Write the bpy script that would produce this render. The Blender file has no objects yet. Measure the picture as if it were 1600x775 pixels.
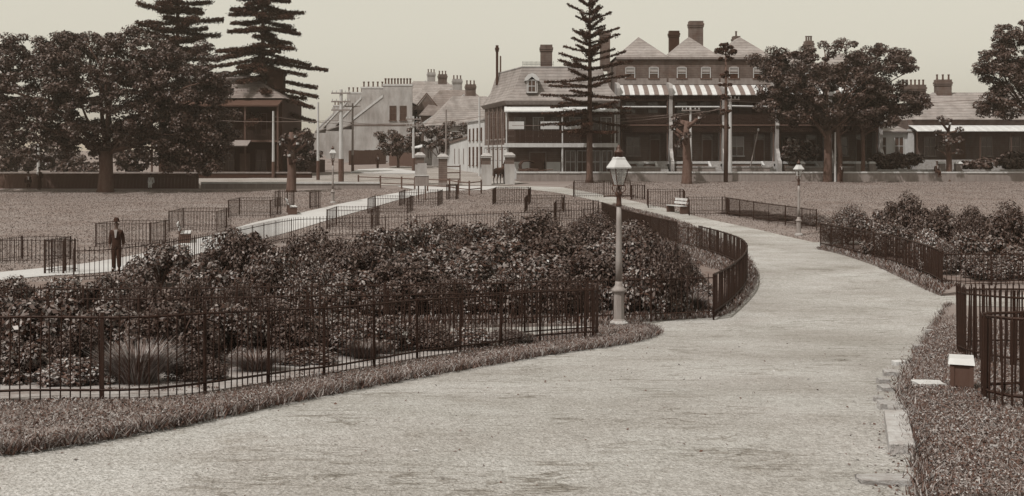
import bpy, bmesh, math, random
import numpy as np
from mathutils import Vector, Matrix
random.seed(7); RNG = np.random.default_rng(11)
SC = bpy.context.scene; COL = SC.collection
R = math.radians

# ------------------------------------------------------------------ camera, sky, sun, exposure
F, CZ, HY = 1715.0, 3.95, 240.0           # focal length in photo pixels, eye height, horizon row
cam = bpy.data.cameras.new('camera'); co = bpy.data.objects.new('camera', cam); COL.objects.link(co)
cam.sensor_width = 36; cam.lens = F/1600*36; cam.shift_y = -(387.5-HY)/1600
cam.clip_start = .1; cam.clip_end = 6000
co.location = (0, 0, CZ); co.rotation_euler = (R(90), 0, 0); SC.camera = co

SUN_EL, SUN_AZ = R(57), math.atan2(-.62, -.60)      # the sun stands high, behind the viewer's left shoulder
world = bpy.data.worlds.new('World'); SC.world = world; world.use_nodes = True
wn, wl = world.node_tree.nodes, world.node_tree.links
sky = wn.new('ShaderNodeTexSky'); sky.sky_type = 'NISHITA'; sky.sun_disc = False
sky.sun_elevation = SUN_EL; sky.sun_rotation = math.atan2(-.62, -.60)
sky.air_density = 1.0; sky.dust_density = 4.0; sky.altitude = 20
bw = wn.new('ShaderNodeRGBToBW'); wl.new(sky.outputs[0], bw.inputs[0])
tint = wn.new('ShaderNodeMix'); tint.data_type = 'RGBA'; tint.blend_type = 'MULTIPLY'; tint.inputs[0].default_value = 1
pw_ = wn.new('ShaderNodeMath'); pw_.operation = 'POWER'; pw_.inputs[1].default_value = .35      # an old plate records the whole sky as one pale tone
gn_ = wn.new('ShaderNodeMath'); gn_.operation = 'MULTIPLY'; gn_.inputs[1].default_value = 4.62
wl.new(bw.outputs[0], pw_.inputs[0]); wl.new(pw_.outputs[0], gn_.inputs[0])
wl.new(gn_.outputs[0], tint.inputs[6]); tint.inputs[7].default_value = (1.03, .992, .845, 1)
bg = wn['Background']; wl.new(tint.outputs[2], bg.inputs[0]); bg.inputs[1].default_value = .10
sl = bpy.data.lights.new('sun', 'SUN'); sl.energy = 4.2; sl.angle = R(.53); sl.color = (1, .975, .92)
so = bpy.data.objects.new('sun', sl); COL.objects.link(so)
sd = Vector((math.cos(SUN_EL)*-.62/.863, math.cos(SUN_EL)*-.60/.863, math.sin(SUN_EL)))
so.rotation_euler = sd.to_track_quat('Z', 'Y').to_euler(); so.location = (-40, -40, 60)
SC.view_settings.view_transform = 'Standard'; SC.view_settings.look = 'None'
SC.view_settings.exposure = 0.0; SC.view_settings.gamma = 1; SC.view_settings.use_curve_mapping = False
SC.render.engine = 'CYCLES'

# ------------------------------------------------------------------ terrain profile and survey helpers
PROF = [(-60,2.3),(0,2.3),(5,2.55),(9,2.75),(12.7,2.96),(16,3.3),(20,3.65),(24,3.95),(30,4.1),(37,4.15),(45,4.2),(56,4.12),(66,3.75),
        (78,3.3),(90,2.85),(100,2.45),(110,2.2),(130,1.9),(160,.9),(200,.1),(260,-.5),(500,-1),(3000,-1)]
LV = np.unique(np.concatenate([np.arange(-60,0,10.),np.arange(0,30,1.),np.arange(30,70,2.),np.arange(70,140,4.),np.arange(140,270,10.),[300,400,500,1000,3000]]))
_px, _py = np.array(PROF).T
_t = np.gradient(_py, _px)
def _herm(x):
    i = np.clip(np.searchsorted(_px, x)-1, 0, len(_px)-2); h = _px[i+1]-_px[i]; s = (x-_px[i])/h
    return ((2*s**3-3*s**2+1)*_py[i] + (s**3-2*s*s+s)*h*_t[i] + (-2*s**3+3*s*s)*_py[i+1] + (s**3-s*s)*h*_t[i+1])
_lz = CZ - _herm(LV)
def gz(y): return np.interp(y, LV, _lz)
def G(px, py, off=0.):                       # the ground point seen at a photo pixel
    a, b = 4., 400.
    for _ in range(50):
        m = (a+b)/2
        if HY + F*(CZ-gz(m))/m > py: a = m
        else: b = m
    return Vector(((px-800)/F*a, a, float(gz(a))+off))
def P(px, py, Y): return Vector(((px-800)/F*Y, Y, CZ-(py-HY)/F*Y))
def D(px, Y, off=0.): return Vector(((px-800)/F*Y, Y, float(gz(Y))+off))

# ------------------------------------------------------------------ materials (a sepia print: every colour lies on one warm ramp)
def S(l):
    x = math.log(max(l,.012)); k = [math.log(.02),math.log(.12),math.log(.4)]; t = [(1.95,.71,.37),(1.20,.955,.87),(1.005,.995,1.0)]
    c = [l*float(np.interp(x,k,[q[j] for q in t])) for j in range(3)]; return (c[0],c[1],c[2],1)
def mat(name, l0, l1=None, scale=3., rough=.85, bump=0., bscale=None, attr=False, stretch=(1,1,1), spec=.3, detail=6, mid=.5, extra=None, coord='Object'):
    m = bpy.data.materials.new(name); m.use_nodes = True; n, k = m.node_tree.nodes, m.node_tree.links
    b = n['Principled BSDF']; b.inputs['Roughness'].default_value = rough; b.inputs['Specular IOR Level'].default_value = spec
    if l1 is None: l0, l1 = l0*.82, l0*1.18
    rp = n.new('ShaderNodeValToRGB'); rp.color_ramp.elements[0].color = S(l0); rp.color_ramp.elements[1].color = S(l1)
    rp.color_ramp.elements[0].position = mid-.22 if not attr else .42; rp.color_ramp.elements[1].position = mid+.22 if not attr else 1
    if attr:
        at = n.new('ShaderNodeAttribute'); at.attribute_name = 'rnd'; k.new(at.outputs['Fac'], rp.inputs[0])
    else:
        tc = n.new('ShaderNodeTexCoord'); mp = n.new('ShaderNodeMapping'); mp.inputs['Scale'].default_value = stretch
        k.new(tc.outputs[coord], mp.inputs[0])
        no = n.new('ShaderNodeTexNoise'); no.inputs['Scale'].default_value = scale; no.inputs['Detail'].default_value = detail
        no.inputs['Roughness'].default_value = .65; k.new(mp.outputs[0], no.inputs['Vector']); k.new(no.outputs['Fac'], rp.inputs[0])
        if bump:
            n2 = n.new('ShaderNodeTexNoise'); n2.inputs['Scale'].default_value = bscale or scale*8; n2.inputs['Detail'].default_value = 4
            k.new(mp.outputs[0], n2.inputs['Vector']); bp = n.new('ShaderNodeBump'); bp.inputs['Strength'].default_value = bump
            bp.inputs['Distance'].default_value = .05; k.new(n2.outputs['Fac'], bp.inputs['Height']); k.new(bp.outputs[0], b.inputs['Normal'])
    k.new(rp.outputs[0], b.inputs['Base Color'])
    if extra: extra(m, n, k, b, rp)
    return m
def path_extra(m, n, k, b, rp):             # worn ruts, damp streaks, a scatter of small stones and cracks
    tc = n.new('ShaderNodeTexCoord')
    def noise(scale, st, lo, hi, c0, c1, rough=.6):
        mp = n.new('ShaderNodeMapping'); mp.inputs['Scale'].default_value = st; k.new(tc.outputs['Object'], mp.inputs[0])
        no = n.new('ShaderNodeTexNoise'); no.inputs['Scale'].default_value = scale; no.inputs['Detail'].default_value = 7; no.inputs['Roughness'].default_value = rough
        k.new(mp.outputs[0], no.inputs['Vector']); r = n.new('ShaderNodeValToRGB')
        r.color_ramp.elements[0].position = lo; r.color_ramp.elements[1].position = hi
        r.color_ramp.elements[0].color = (c0,c0*.97,c0*.93,1); r.color_ramp.elements[1].color = (c1,c1,c1,1); k.new(no.outputs['Fac'], r.inputs[0]); return r.outputs[0]
    prev = rp.outputs[0]
    for s in (noise(.30,(.8,1.1,1),.34,.62,.74,1.06), noise(1.2,(.7,1.0,1),.32,.44,.76,1,.75), noise(60,(1,1,1),.30,.45,.6,1.03), noise(13,(1,1,1),.36,.62,.64,1.18,.85), noise(32,(1,1.2,1),.38,.62,.68,1.16,.8), noise(4.5,(.7,1.1,1),.30,.42,.72,1,.75)):
        mx = n.new('ShaderNodeMix'); mx.data_type = 'RGBA'; mx.blend_type = 'MULTIPLY'; mx.inputs[0].default_value = 1
        k.new(prev, mx.inputs[6]); k.new(s, mx.inputs[7]); prev = mx.outputs[2]
    for sc_, st_, wd in ((.55,(.30,1.5,1),.010),(1.1,(.25,1.3,1),.012),(.8,(.8,.8,1),.006)):     # thin dried rills and cracks
        mp = n.new('ShaderNodeMapping'); mp.inputs['Scale'].default_value = st_; mp.inputs['Location'].default_value = (sc_*7,3,0); k.new(tc.outputs['Object'], mp.inputs[0])
        no = n.new('ShaderNodeTexNoise'); no.inputs['Scale'].default_value = sc_; no.inputs['Detail'].default_value = 5; no.inputs['Roughness'].default_value = .55; k.new(mp.outputs[0], no.inputs['Vector'])
        su = n.new('ShaderNodeMath'); su.operation = 'SUBTRACT'; su.inputs[1].default_value = .5; k.new(no.outputs['Fac'], su.inputs[0]); ab = n.new('ShaderNodeMath'); ab.operation = 'ABSOLUTE'; k.new(su.outputs[0], ab.inputs[0])
        r = n.new('ShaderNodeValToRGB'); r.color_ramp.elements[0].position = 0; r.color_ramp.elements[1].position = wd; r.color_ramp.elements[0].color = (.55,.52,.48,1); r.color_ramp.elements[1].color = (1,1,1,1); k.new(ab.outputs[0], r.inputs[0])
        ms = n.new('ShaderNodeTexNoise'); ms.inputs['Scale'].default_value = .7; k.new(tc.outputs['Object'], ms.inputs['Vector']); mr_ = n.new('ShaderNodeMapRange'); mr_.inputs[1].default_value = .44; mr_.inputs[2].default_value = .6; k.new(ms.outputs['Fac'], mr_.inputs[0])
        mx = n.new('ShaderNodeMix'); mx.data_type = 'RGBA'; mx.blend_type = 'MULTIPLY'; k.new(mr_.outputs[0], mx.inputs[0]); k.new(prev, mx.inputs[6]); k.new(r.outputs[0], mx.inputs[7]); prev = mx.outputs[2]
    k.new(prev, b.inputs['Base Color'])
def weather(course):                        # rain streaks, stains and the courses of slate or brick
    def f(m, n, k, b, rp):
        tc = n.new('ShaderNodeTexCoord'); mp = n.new('ShaderNodeMapping'); mp.inputs['Scale'].default_value = (1,1,.3); k.new(tc.outputs['Object'], mp.inputs[0])
        no = n.new('ShaderNodeTexNoise'); no.inputs['Scale'].default_value = .8; no.inputs['Detail'].default_value = 8; no.inputs['Roughness'].default_value = .7; k.new(mp.outputs[0], no.inputs['Vector'])
        r = n.new('ShaderNodeValToRGB'); r.color_ramp.elements[0].position = .35; r.color_ramp.elements[1].position = .62; r.color_ramp.elements[0].color = (.68,.67,.66,1); r.color_ramp.elements[1].color = (1.1,1.1,1.1,1); k.new(no.outputs['Fac'], r.inputs[0])
        wv = n.new('ShaderNodeTexWave'); wv.bands_direction = 'Z'; wv.inputs['Scale'].default_value = .31/course; wv.inputs['Distortion'].default_value = .6; wv.inputs['Detail'].default_value = 2; k.new(tc.outputs['Object'], wv.inputs['Vector'])
        r2 = n.new('ShaderNodeValToRGB'); r2.color_ramp.elements[0].position = .05; r2.color_ramp.elements[1].position = .4; r2.color_ramp.elements[0].color = (.74,.73,.72,1); r2.color_ramp.elements[1].color = (1,1,1,1); k.new(wv.outputs['Fac'], r2.inputs[0]); prev = rp.outputs[0]
        for q in ((r,r2) if course < .5 else (r,)):
            mx = n.new('ShaderNodeMix'); mx.data_type = 'RGBA'; mx.blend_type = 'MULTIPLY'; mx.inputs[0].default_value = 1; k.new(prev, mx.inputs[6]); k.new(q.outputs[0], mx.inputs[7]); prev = mx.outputs[2]
        k.new(prev, b.inputs['Base Color'])
    return f
M = {}
M['lawn'] = mat('lawn', .10, .18, .45, .95, .5, 22, stretch=(.6,1.4,1), detail=12, mid=.5)
M['path'] = mat('path', .325, .40, .5, .95, .9, 30, detail=10, extra=path_extra)
M['road'] = mat('road', .29, .38, .3, .95, .3, 14)
M['soil'] = mat('soil', .12, .30, 2.2, .95, .8, 12)
M['street'] = mat('street_dust', .21, .31, .35, .95, .4, 14, stretch=(.6,1.2,1), extra=path_extra)
M['darksoil'] = mat('dark_soil', .07, .14, 2.2, .95, .8, 12)
M['stone'] = mat('stone', .18, .38, 5, .9, .6, 24, detail=9)
M['palestone'] = mat('pale_stone', .32, .46, 3, .85, .3, 20)
M['iron'] = mat('iron', .007, .015, 9, .7, spec=.25)
M['lampiron'] = mat('lamp_iron', .02, .04, 9, .5, spec=.4)
M['lamppaint'] = mat('lamp_paint', .13, .25, 5, .6, stretch=(1,1,.25))
M['white'] = mat('white_paint', .34, .46, 4, .6)
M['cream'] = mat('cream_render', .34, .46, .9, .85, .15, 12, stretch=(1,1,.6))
M['render'] = mat('grey_render', .24, .34, .6, .9, .15, 12, stretch=(1,1,.4), extra=weather(.6))
M['brick'] = mat('brick', .065, .12, 2.2, .9, .3, 25, extra=weather(.17))
M['darkbrick'] = mat('dark_brick', .014, .024, 2.2, .9, .3, 25)  # dark brick, with tree shade over the left house partly in its tone
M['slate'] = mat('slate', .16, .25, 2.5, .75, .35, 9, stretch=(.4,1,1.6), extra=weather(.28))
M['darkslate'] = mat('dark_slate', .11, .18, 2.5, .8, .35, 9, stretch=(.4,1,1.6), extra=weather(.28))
M['shadeslate'] = mat('shade_slate', .025, .045, 2.5, .8, .35, 9, stretch=(.4,1,1.6))  # slate copy darkened to hold the shade around the left house's verandah
M['stripelight'] = mat('light_roof_sheet', .38, .52, 3, .7)
M['stripedark'] = mat('dark_roof_sheet', .09, .14, 3, .7)
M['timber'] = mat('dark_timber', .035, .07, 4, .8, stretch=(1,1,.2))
M['paletimber'] = mat('pale_timber', .30, .44, 5, .75, stretch=(1,1,.2))
M['midtimber'] = mat('weathered_timber', .12, .2, 5, .85, stretch=(1,1,.2))
M['bark'] = mat('bark', .035, .08, 4, .95, .7, 16, stretch=(1,1,.3))
M['palebark'] = mat('pale_bark', .10, .26, 3, .95, .6, 14, stretch=(1,1,.4))
M['leaf'] = mat('fig_leaf', .015, .095, attr=True, rough=.5, spec=.35)
M['leafpine'] = mat('pine_needle', .016, .04, attr=True, rough=.8, spec=.15)
M['leafshrub'] = mat('shrub_leaf', .02, .20, attr=True, rough=.5, spec=.45)
M['leafdark'] = mat('dark_shrub_leaf', .013, .10, attr=True, rough=.55, spec=.35)
M['leafpale'] = mat('pale_shrub_leaf', .045, .30, attr=True, rough=.5, spec=.4)
M['leafgrass'] = mat('grass_blade', .05, .30, attr=True, rough=.7, spec=.25)
M['leaflawn'] = mat('lawn_blade', .10, .21, attr=True, rough=.8, spec=.15)
M['flower'] = mat('pale_flower', .3, .55, attr=True, rough=.7)
M['cloth'] = mat('dark_cloth', .010, .018, 20, .95)
M['trouser'] = mat('trouser_cloth', .012, .022, 20, .95)
M['shirt'] = mat('pale_shirt', .22, .3, 20, .9)
M['skin'] = mat('skin', .05, .09, 20, .7)
M['paledress'] = mat('pale_dress', .35, .5, 20, .9)
M['hide'] = mat('horse_hide', .02, .04, 8, .6)
M['wire'] = mat('wire', .08, .12, 4, .7)
M['litter'] = mat('litter', .05, .35, attr=True, rough=.9)
def glassmat(name, l, rough, spec):
    m = bpy.data.materials.new(name); m.use_nodes = True; b = m.node_tree.nodes['Principled BSDF']
    n, k = m.node_tree.nodes, m.node_tree.links
    no = n.new('ShaderNodeTexNoise'); no.inputs['Scale'].default_value = .7; rp = n.new('ShaderNodeValToRGB')
    rp.color_ramp.elements[0].color = S(l*.6); rp.color_ramp.elements[1].color = S(l*1.4); k.new(no.outputs['Fac'], rp.inputs[0]); k.new(rp.outputs[0], b.inputs['Base Color'])
    b.inputs['Roughness'].default_value = rough; b.inputs['Specular IOR Level'].default_value = spec; return m
M['glass'] = glassmat('window_glass', .025, .15, .6)
def lampglass():
    m = bpy.data.materials.new('lamp_glass'); m.use_nodes = True; n, k = m.node_tree.nodes, m.node_tree.links; b = n['Principled BSDF']
    no = n.new('ShaderNodeTexNoise'); no.inputs['Scale'].default_value = 6; rp = n.new('ShaderNodeValToRGB')
    rp.color_ramp.elements[0].color = S(.35); rp.color_ramp.elements[1].color = S(.6); k.new(no.outputs['Fac'], rp.inputs[0]); k.new(rp.outputs[0], b.inputs['Base Color'])
    b.inputs['Roughness'].default_value = .12; b.inputs['Alpha'].default_value = .42; return m
M['lampglass'] = lampglass()

# ------------------------------------------------------------------ mesh helpers
def link(o, parent=None):
    COL.objects.link(o)
    if parent is not None: o.parent = parent
    return o
def tag(o, label=None, cat=None, group=None, kind=None):
    if label: o['label'] = label
    if cat: o['category'] = cat
    if group: o['group'] = group
    if kind: o['kind'] = kind
    return o
def thing(name, label, cat, loc=(0,0,0), rz=0, group=None):
    o = bpy.data.objects.new(name, None); o.empty_display_size = .2; link(o); o.location = loc; o.rotation_euler = (0,0,rz)
    return tag(o, label, cat, group)
class MB:
    def __init__(s, off=(0,0,0)): s.v = []; s.f = []; s.off = Vector(off)
    def add(s, vs, fs):
        b = len(s.v); s.v += [tuple(Vector(v)-s.off) for v in vs]; s.f += [tuple(i+b for i in f) for f in fs]; return s
    def hexa(s, p):                     # eight corners: bottom four, top four
        return s.add(p, [(0,3,2,1),(4,5,6,7),(0,1,5,4),(1,2,6,5),(2,3,7,6),(3,0,4,7)])
    def box(s, x0,x1,y0,y1,z0,z1):
        return s.hexa([(x0,y0,z0),(x1,y0,z0),(x1,y1,z0),(x0,y1,z0),(x0,y0,z1),(x1,y0,z1),(x1,y1,z1),(x0,y1,z1)])
    def fbox(s, face, pos, u0,u1,z0,z1,o0,o1):      # a box on a wall face: F looks to -y, L to -x, R to +x
        if face == 'F': return s.box(u0,u1,pos-o1,pos-o0,z0,z1)
        if face == 'L': return s.box(pos-o1,pos-o0,u0,u1,z0,z1)
        return s.box(pos+o0,pos+o1,u0,u1,z0,z1)
    def loft(s, a, b, caps=True):
        n = len(a); fs = [(i,(i+1)%n,n+(i+1)%n,n+i) for i in range(n)]
        if caps: fs += [tuple(range(n-1,-1,-1)), tuple(range(n,2*n))]
        return s.add(list(a)+list(b), fs)
    def prism(s, poly, z0, z1): return s.loft([(x,y,z0) for x,y in poly], [(x,y,z1) for x,y in poly])
    def extr(s, polyxz, y0, y1): return s.loft([(x,y0,z) for x,z in polyxz], [(x,y1,z) for x,z in polyxz])
    def tube(s, pts, rad, n=6):
        pts = [Vector(p) for p in pts]; rings = []
        if not hasattr(rad,'__len__'): rad = [rad]*len(pts)
        for i, p in enumerate(pts):
            t = (pts[min(i+1,len(pts)-1)]-pts[max(i-1,0)]).normalized()
            a = t.cross(Vector((0,1,0)) if abs(t.y) < .9 else Vector((1,0,0))).normalized(); b = t.cross(a)
            rings.append([p+(a*math.cos(2*math.pi*k/n)+b*math.sin(2*math.pi*k/n))*rad[i] for k in range(n)])
        vs = [q for r in rings for q in r]; fs = []
        for i in range(len(pts)-1):
            for k in range(n): fs.append((i*n+k, i*n+(k+1)%n, (i+1)*n+(k+1)%n, (i+1)*n+k))
        fs += [tuple(range(n-1,-1,-1)), tuple(range((len(pts)-1)*n, len(pts)*n))]
        return s.add(vs, fs)
    def lathe(s, c, prof, n=10, ph=0.):
        c = Vector(c); vs = [c+Vector((r*math.cos(2*math.pi*k/n+ph), r*math.sin(2*math.pi*k/n+ph), z)) for r,z in prof for k in range(n)]; fs = []
        for i in range(len(prof)-1):
            for k in range(n): fs.append((i*n+k, i*n+(k+1)%n, (i+1)*n+(k+1)%n, (i+1)*n+k))
        fs += [tuple(range(n-1,-1,-1)), tuple(range((len(prof)-1)*n, len(prof)*n))]
        return s.add(vs, fs)
    def build(s, name, m, parent=None, smooth=False, T=None):
        me = bpy.data.meshes.new(name); vs = s.v if T is None else [tuple(T @ Vector(v)) for v in s.v]
        me.from_pydata(vs, [], s.f); bm = bmesh.new(); bm.from_mesh(me); bmesh.ops.recalc_face_normals(bm, faces=bm.faces); bm.to_mesh(me); bm.free()
        me.materials.append(M[m])
        if smooth: me.polygons.foreach_set('use_smooth', [True]*len(me.polygons))
        return link(bpy.data.objects.new(name, me), parent)
def inst(src, parent, loc, rz=0, scale=(1,1,1), name=None):     # shares mesh data with its source
    o = bpy.data.objects.new(name or src.name.split('.')[0], src.data if hasattr(src,'data') else src)
    o.location = loc; o.rotation_euler = (0,0,rz); o.scale = scale; return link(o, parent)
def quads(name, V, rnd, m, parent=None):       # V (n,4,3)
    n = len(V); me = bpy.data.meshes.new(name); me.vertices.add(n*4); me.vertices.foreach_set('co', V.reshape(-1).astype(np.float32))
    me.loops.add(n*4); me.loops.foreach_set('vertex_index', np.arange(n*4, dtype=np.int32))
    me.polygons.add(n); me.polygons.foreach_set('loop_start', np.arange(0,n*4,4,dtype=np.int32))
    me.update(calc_edges=True)
    a = me.attributes.new('rnd', 'FLOAT', 'FACE'); a.data.foreach_set('value', rnd.astype(np.float32)); me.materials.append(M[m])
    me.validate()
    return link(bpy.data.objects.new(name, me), parent)
def unit(a): return a/np.maximum(np.linalg.norm(a, axis=1, keepdims=True), 1e-9)
def leafquads(pos, nrm, size, asp=.55, rng=RNG):         # diamond leaves
    n = len(pos); t = unit(np.cross(nrm, unit(rng.normal(size=(n,3))))); b = np.cross(nrm, t); s = np.asarray(size).reshape(-1,1)*np.ones((n,1))
    return np.stack([pos-t*s, pos-b*s*asp+nrm*s*.12, pos+t*s, pos+b*s*asp+nrm*s*.12], 1)
def clumps(cent, rad, per, size, flat=.6, up=.45, rng=RNG, shell=.55):
    C = np.repeat(cent, per, 0); n = len(C); u = unit(rng.normal(size=(n,3))+np.array((0,0,.35)))
    r = np.repeat(rad, per)[:,None]*(shell+(1-shell)*rng.random((n,1)))
    pos = C+u*r*np.array((1,1,flat)); nr = unit(u*.7+rng.normal(size=(n,3))*.45+np.array((0,0,up)))
    s = size*(.6+.8*rng.random(n)); return leafquads(pos, nr, s, rng=rng), rng.random(n)
def sheet(name, pts, off, m, kind='structure', skirt=0., parent=None):
    bm = bmesh.new(); vs = [bm.verts.new((p[0],p[1],0)) for p in pts]; bm.faces.new(vs).normal_update()
    bmesh.ops.triangulate(bm, faces=bm.faces[:], ngon_method='EAR_CLIP')
    y0, y1 = min(p[1] for p in pts), max(p[1] for p in pts)
    for L in LV:
        if y0 < L < y1: bmesh.ops.bisect_plane(bm, geom=bm.verts[:]+bm.edges[:]+bm.faces[:], dist=1e-5, plane_co=(0,L,0), plane_no=(0,1,0))
    bmesh.ops.triangulate(bm, faces=bm.faces[:])
    for v in bm.verts: v.co.z = float(gz(v.co.y))+off
    bmesh.ops.recalc_face_normals(bm, faces=bm.faces[:])
    if sum(f.normal.z for f in bm.faces) < 0: bmesh.ops.reverse_faces(bm, faces=bm.faces[:])
    if skirt:
        e = [e for e in bm.edges if e.is_boundary]; r = bmesh.ops.extrude_edge_only(bm, edges=e)
        for v in r['geom']:
            if isinstance(v, bmesh.types.BMVert): v.co.z -= skirt
    me = bpy.data.meshes.new(name); bm.to_mesh(me); bm.free(); me.materials.append(M[m])
    return tag(link(bpy.data.objects.new(name, me), parent), kind=kind)
def inpoly(x, y, poly):
    ins = np.zeros(len(x), bool); n = len(poly)
    for i in range(n):
        x0,y0 = poly[i][0],poly[i][1]; x1,y1 = poly[(i+1)%n][0],poly[(i+1)%n][1]
        if y0 == y1: continue
        c = ((y0 > y) != (y1 > y)) & (x < (x1-x0)*(y-y0)/(y1-y0)+x0); ins ^= c
    return ins
def smooth_pts(pts, n=6):                    # Catmull-Rom through ground points
    pts = [Vector((p[0],p[1])) for p in pts]; out = []
    for i in range(len(pts)-1):
        p0,p1,p2,p3 = pts[max(i-1,0)],pts[i],pts[i+1],pts[min(i+2,len(pts)-1)]
        for k in range(n):
            t = k/n; out.append(.5*((2*p1)+(p2-p0)*t+(2*p0-5*p1+4*p2-p3)*t*t+(3*p1-p0-3*p2+p3)*t**3))
    out.append(pts[-1]); return out

def resample(line, step):
    pts = [Vector((p[0],p[1])) for p in line]; out = [pts[0].copy()]; acc = 0
    for a, b in zip(pts[:-1], pts[1:]):
        L = (b-a).length; t = step-acc
        while t <= L: out.append(a+(b-a)*(t/L)); t += step
        acc = (acc+L) % step if L else acc
    return out

# ------------------------------------------------------------------ the ground, paths, beds and roads
XS = [-2500,-300,-120,-60,-30,0,30,60,120,300,2500]
tm = MB()
nx = len(XS); tm.v = [(x,float(y),float(z)) for y,z in zip(LV,_lz) for x in XS]
tm.f = [(j*nx+i,j*nx+i+1,(j+1)*nx+i+1,(j+1)*nx+i) for j in range(len(LV)-1) for i in range(nx-1)]
tag(tm.build('lawn_ground', 'lawn', smooth=True), kind='structure')
def gp(lst): return [G(*p) for p in lst]
verge_front = smooth_pts(gp([(0,712),(120,696),(240,674),(330,656),(450,631),(560,609),(660,590),(780,569),(880,552),(960,541),(1005,531),(1024,522)]))
verge_tip = smooth_pts(gp([(1024,522),(1015,515),(985,511),(940,514)]))
bed_edge = smooth_pts(gp([(930,510),(1000,504),(1080,499),(1130,493),(1158,474),(1178,445),(1178,425),(1165,402),(1140,384),(1100,364),(1060,347),(1000,331),(940,316),(880,303),(820,295)]))
right_edge = smooth_pts(gp([(880,293),(960,308),(1040,326),(1100,341),(1180,358),(1240,372),(1272,379)]))
bedR_edge = smooth_pts(gp([(1278,390),(1310,397),(1360,413),(1400,431),(1440,450),(1470,463)]))
vergeR = smooth_pts(gp([(1484,478),(1462,508),(1434,556),(1412,606),(1420,660),(1440,720),(1450,790)]))
main_poly = ([Vector((-30,0)), Vector((25,0)), Vector((25,8.8))] + vergeR[::-1] + [Vector((22,27.5)), Vector((26,33.0))] + bedR_edge[::-1]
             + [Vector((40,54)), Vector((40,58))] + right_edge[::-1] + [Vector((1.5,92.5)), Vector((-9.5,92.5))] + bed_edge[::-1]
             + [Vector((-6,24.5)), Vector((-25,23.0)), Vector((-25,20.6)), Vector((-5,21.2)), Vector((.5,22.6))] + [Vector((p.x,p.y)) for p in verge_tip[::-1]] + verge_front[::-1][1:] + [Vector((-30,11.5))])
sheet('path', main_poly, .012, 'path')
left_up = smooth_pts(gp([(-60,434),(0,426),(60,420),(140,411),(230,395),(300,376),(390,350),(460,335),(540,317),(600,305),(650,297)]))
left_lo = smooth_pts(gp([(-60,448),(0,439),(70,432),(150,427),(220,418),(330,392),(400,376),(440,366),(510,345),(580,325),(640,308),(690,299),(760,297)]))
left_poly = left_up+[Vector((-9.7,92.4)), Vector((-1,92.4))]+left_lo[::-1]
sheet('path_to_gate', left_poly, .02, 'road')
sheet('street', [(-80,93),(-.5,93),(1.0,96.5),(.3,99.3),(0,99.8),(-2.4,112),(-12.5,155),(-34,250),(-48,250),(-14,150),(-17.5,113),(-25,103.6),(-80,103.6)], .03, 'street')
_rv = random.Random(4)
def ragged(l, a=.05, step=.24):              # a worn, uneven turf edge
    pts = resample(l, step); out = []
    for i_, p in enumerate(pts):
        d_ = (pts[min(i_+1,len(pts)-1)]-pts[max(i_-1,0)]).normalized(); o_ = a*(.6*math.sin(i_*.9)+.5*math.sin(i_*2.3+1)+_rv.uniform(-.5,.5))
        out.append(p+Vector((-d_.y,d_.x))*o_)
    return out
verge_poly = [Vector((-30,11.2))]+verge_front+verge_tip[1:]+[Vector((.2,22.4)),Vector((-5,21.0)),Vector((-30,20.3))]
sheet('verge', [Vector((-30,11.4))]+ragged(verge_front)+verge_tip[1:]+[Vector((.2,22.8)),Vector((-5,21.4)),Vector((-30,20.8))], .085, 'lawn', skirt=.12)
bed_outer = [Vector((-25,23.4)), Vector((-6,24.9))]+bed_edge[:-14]
back_line = smooth_pts([D(-150,33.2),D(70,34.6),D(190,36.2),D(330,42.2),D(440,51),D(510,53),D(620,54),D(760,56),D(880,58),D(960,60)])
big_bed = bed_outer+back_line[::-1]
sheet('bed_verge', big_bed, .07, 'lawn', skirt=.1)
soil_big = [Vector((-24,24.6)), Vector((-6,25.9)), Vector((4.4,27.4)), Vector((6.6,31)), Vector((7.4,36)), Vector((7.1,42)), Vector((5.5,47)), Vector((3,50)), Vector((-4,46.5)), Vector((-8.8,40)), Vector((-12.5,36)), Vector((-16.5,33.8)), Vector((-24,32))]
sheet('bed_soil', soil_big, .10, 'darksoil', skirt=.05)
near_line = smooth_pts([D(-230,12.0),D(-100,12.35),D(0,12.7),D(130,12.85),D(250,13.0),D(360,13.9),D(448,15.1),D(530,16.2),D(600,17.3),D(663,18.4),D(718,19.3),D(765,20.1),D(813,21.0),D(853,21.6),D(890,22.1),D(926,22.5)])
rear_line = smooth_pts([D(926,22.5),D(932,23.1),D(915,23.4),D(719,21.4),D(400,20.2),D(0,19.0),D(-250,18.3)])
sheet('near_bed_soil', [p+Vector((0,.12)) for p in near_line[:62]]+[Vector((-5.5,20.2)),Vector((-12,18.4))], .105, 'soil', skirt=.03)
bedR_poly = bedR_edge+[Vector((13.6,32.6)), Vector((28,33.6)), Vector((40,40)), Vector((38,52))]
sheet('right_bed_verge', bedR_poly, .07, 'lawn', skirt=.1)
soilR = [Vector((15.0,49.5)),Vector((14.6,42)),Vector((13.9,36)),Vector((14.2,34.2)),Vector((27,35)),Vector((36,42)),Vector((30,50))]
sheet('right_bed_soil', soilR, .1, 'darksoil', skirt=.05)
vergeR_poly = vergeR+[Vector((25,8.9)), Vector((25,27)), Vector((15,25.5))]
sheet('right_verge', ragged(vergeR,.07)+[Vector((25,8.9)), Vector((25,27)), Vector((15,25.5))], .055, 'lawn', skirt=.1)

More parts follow.
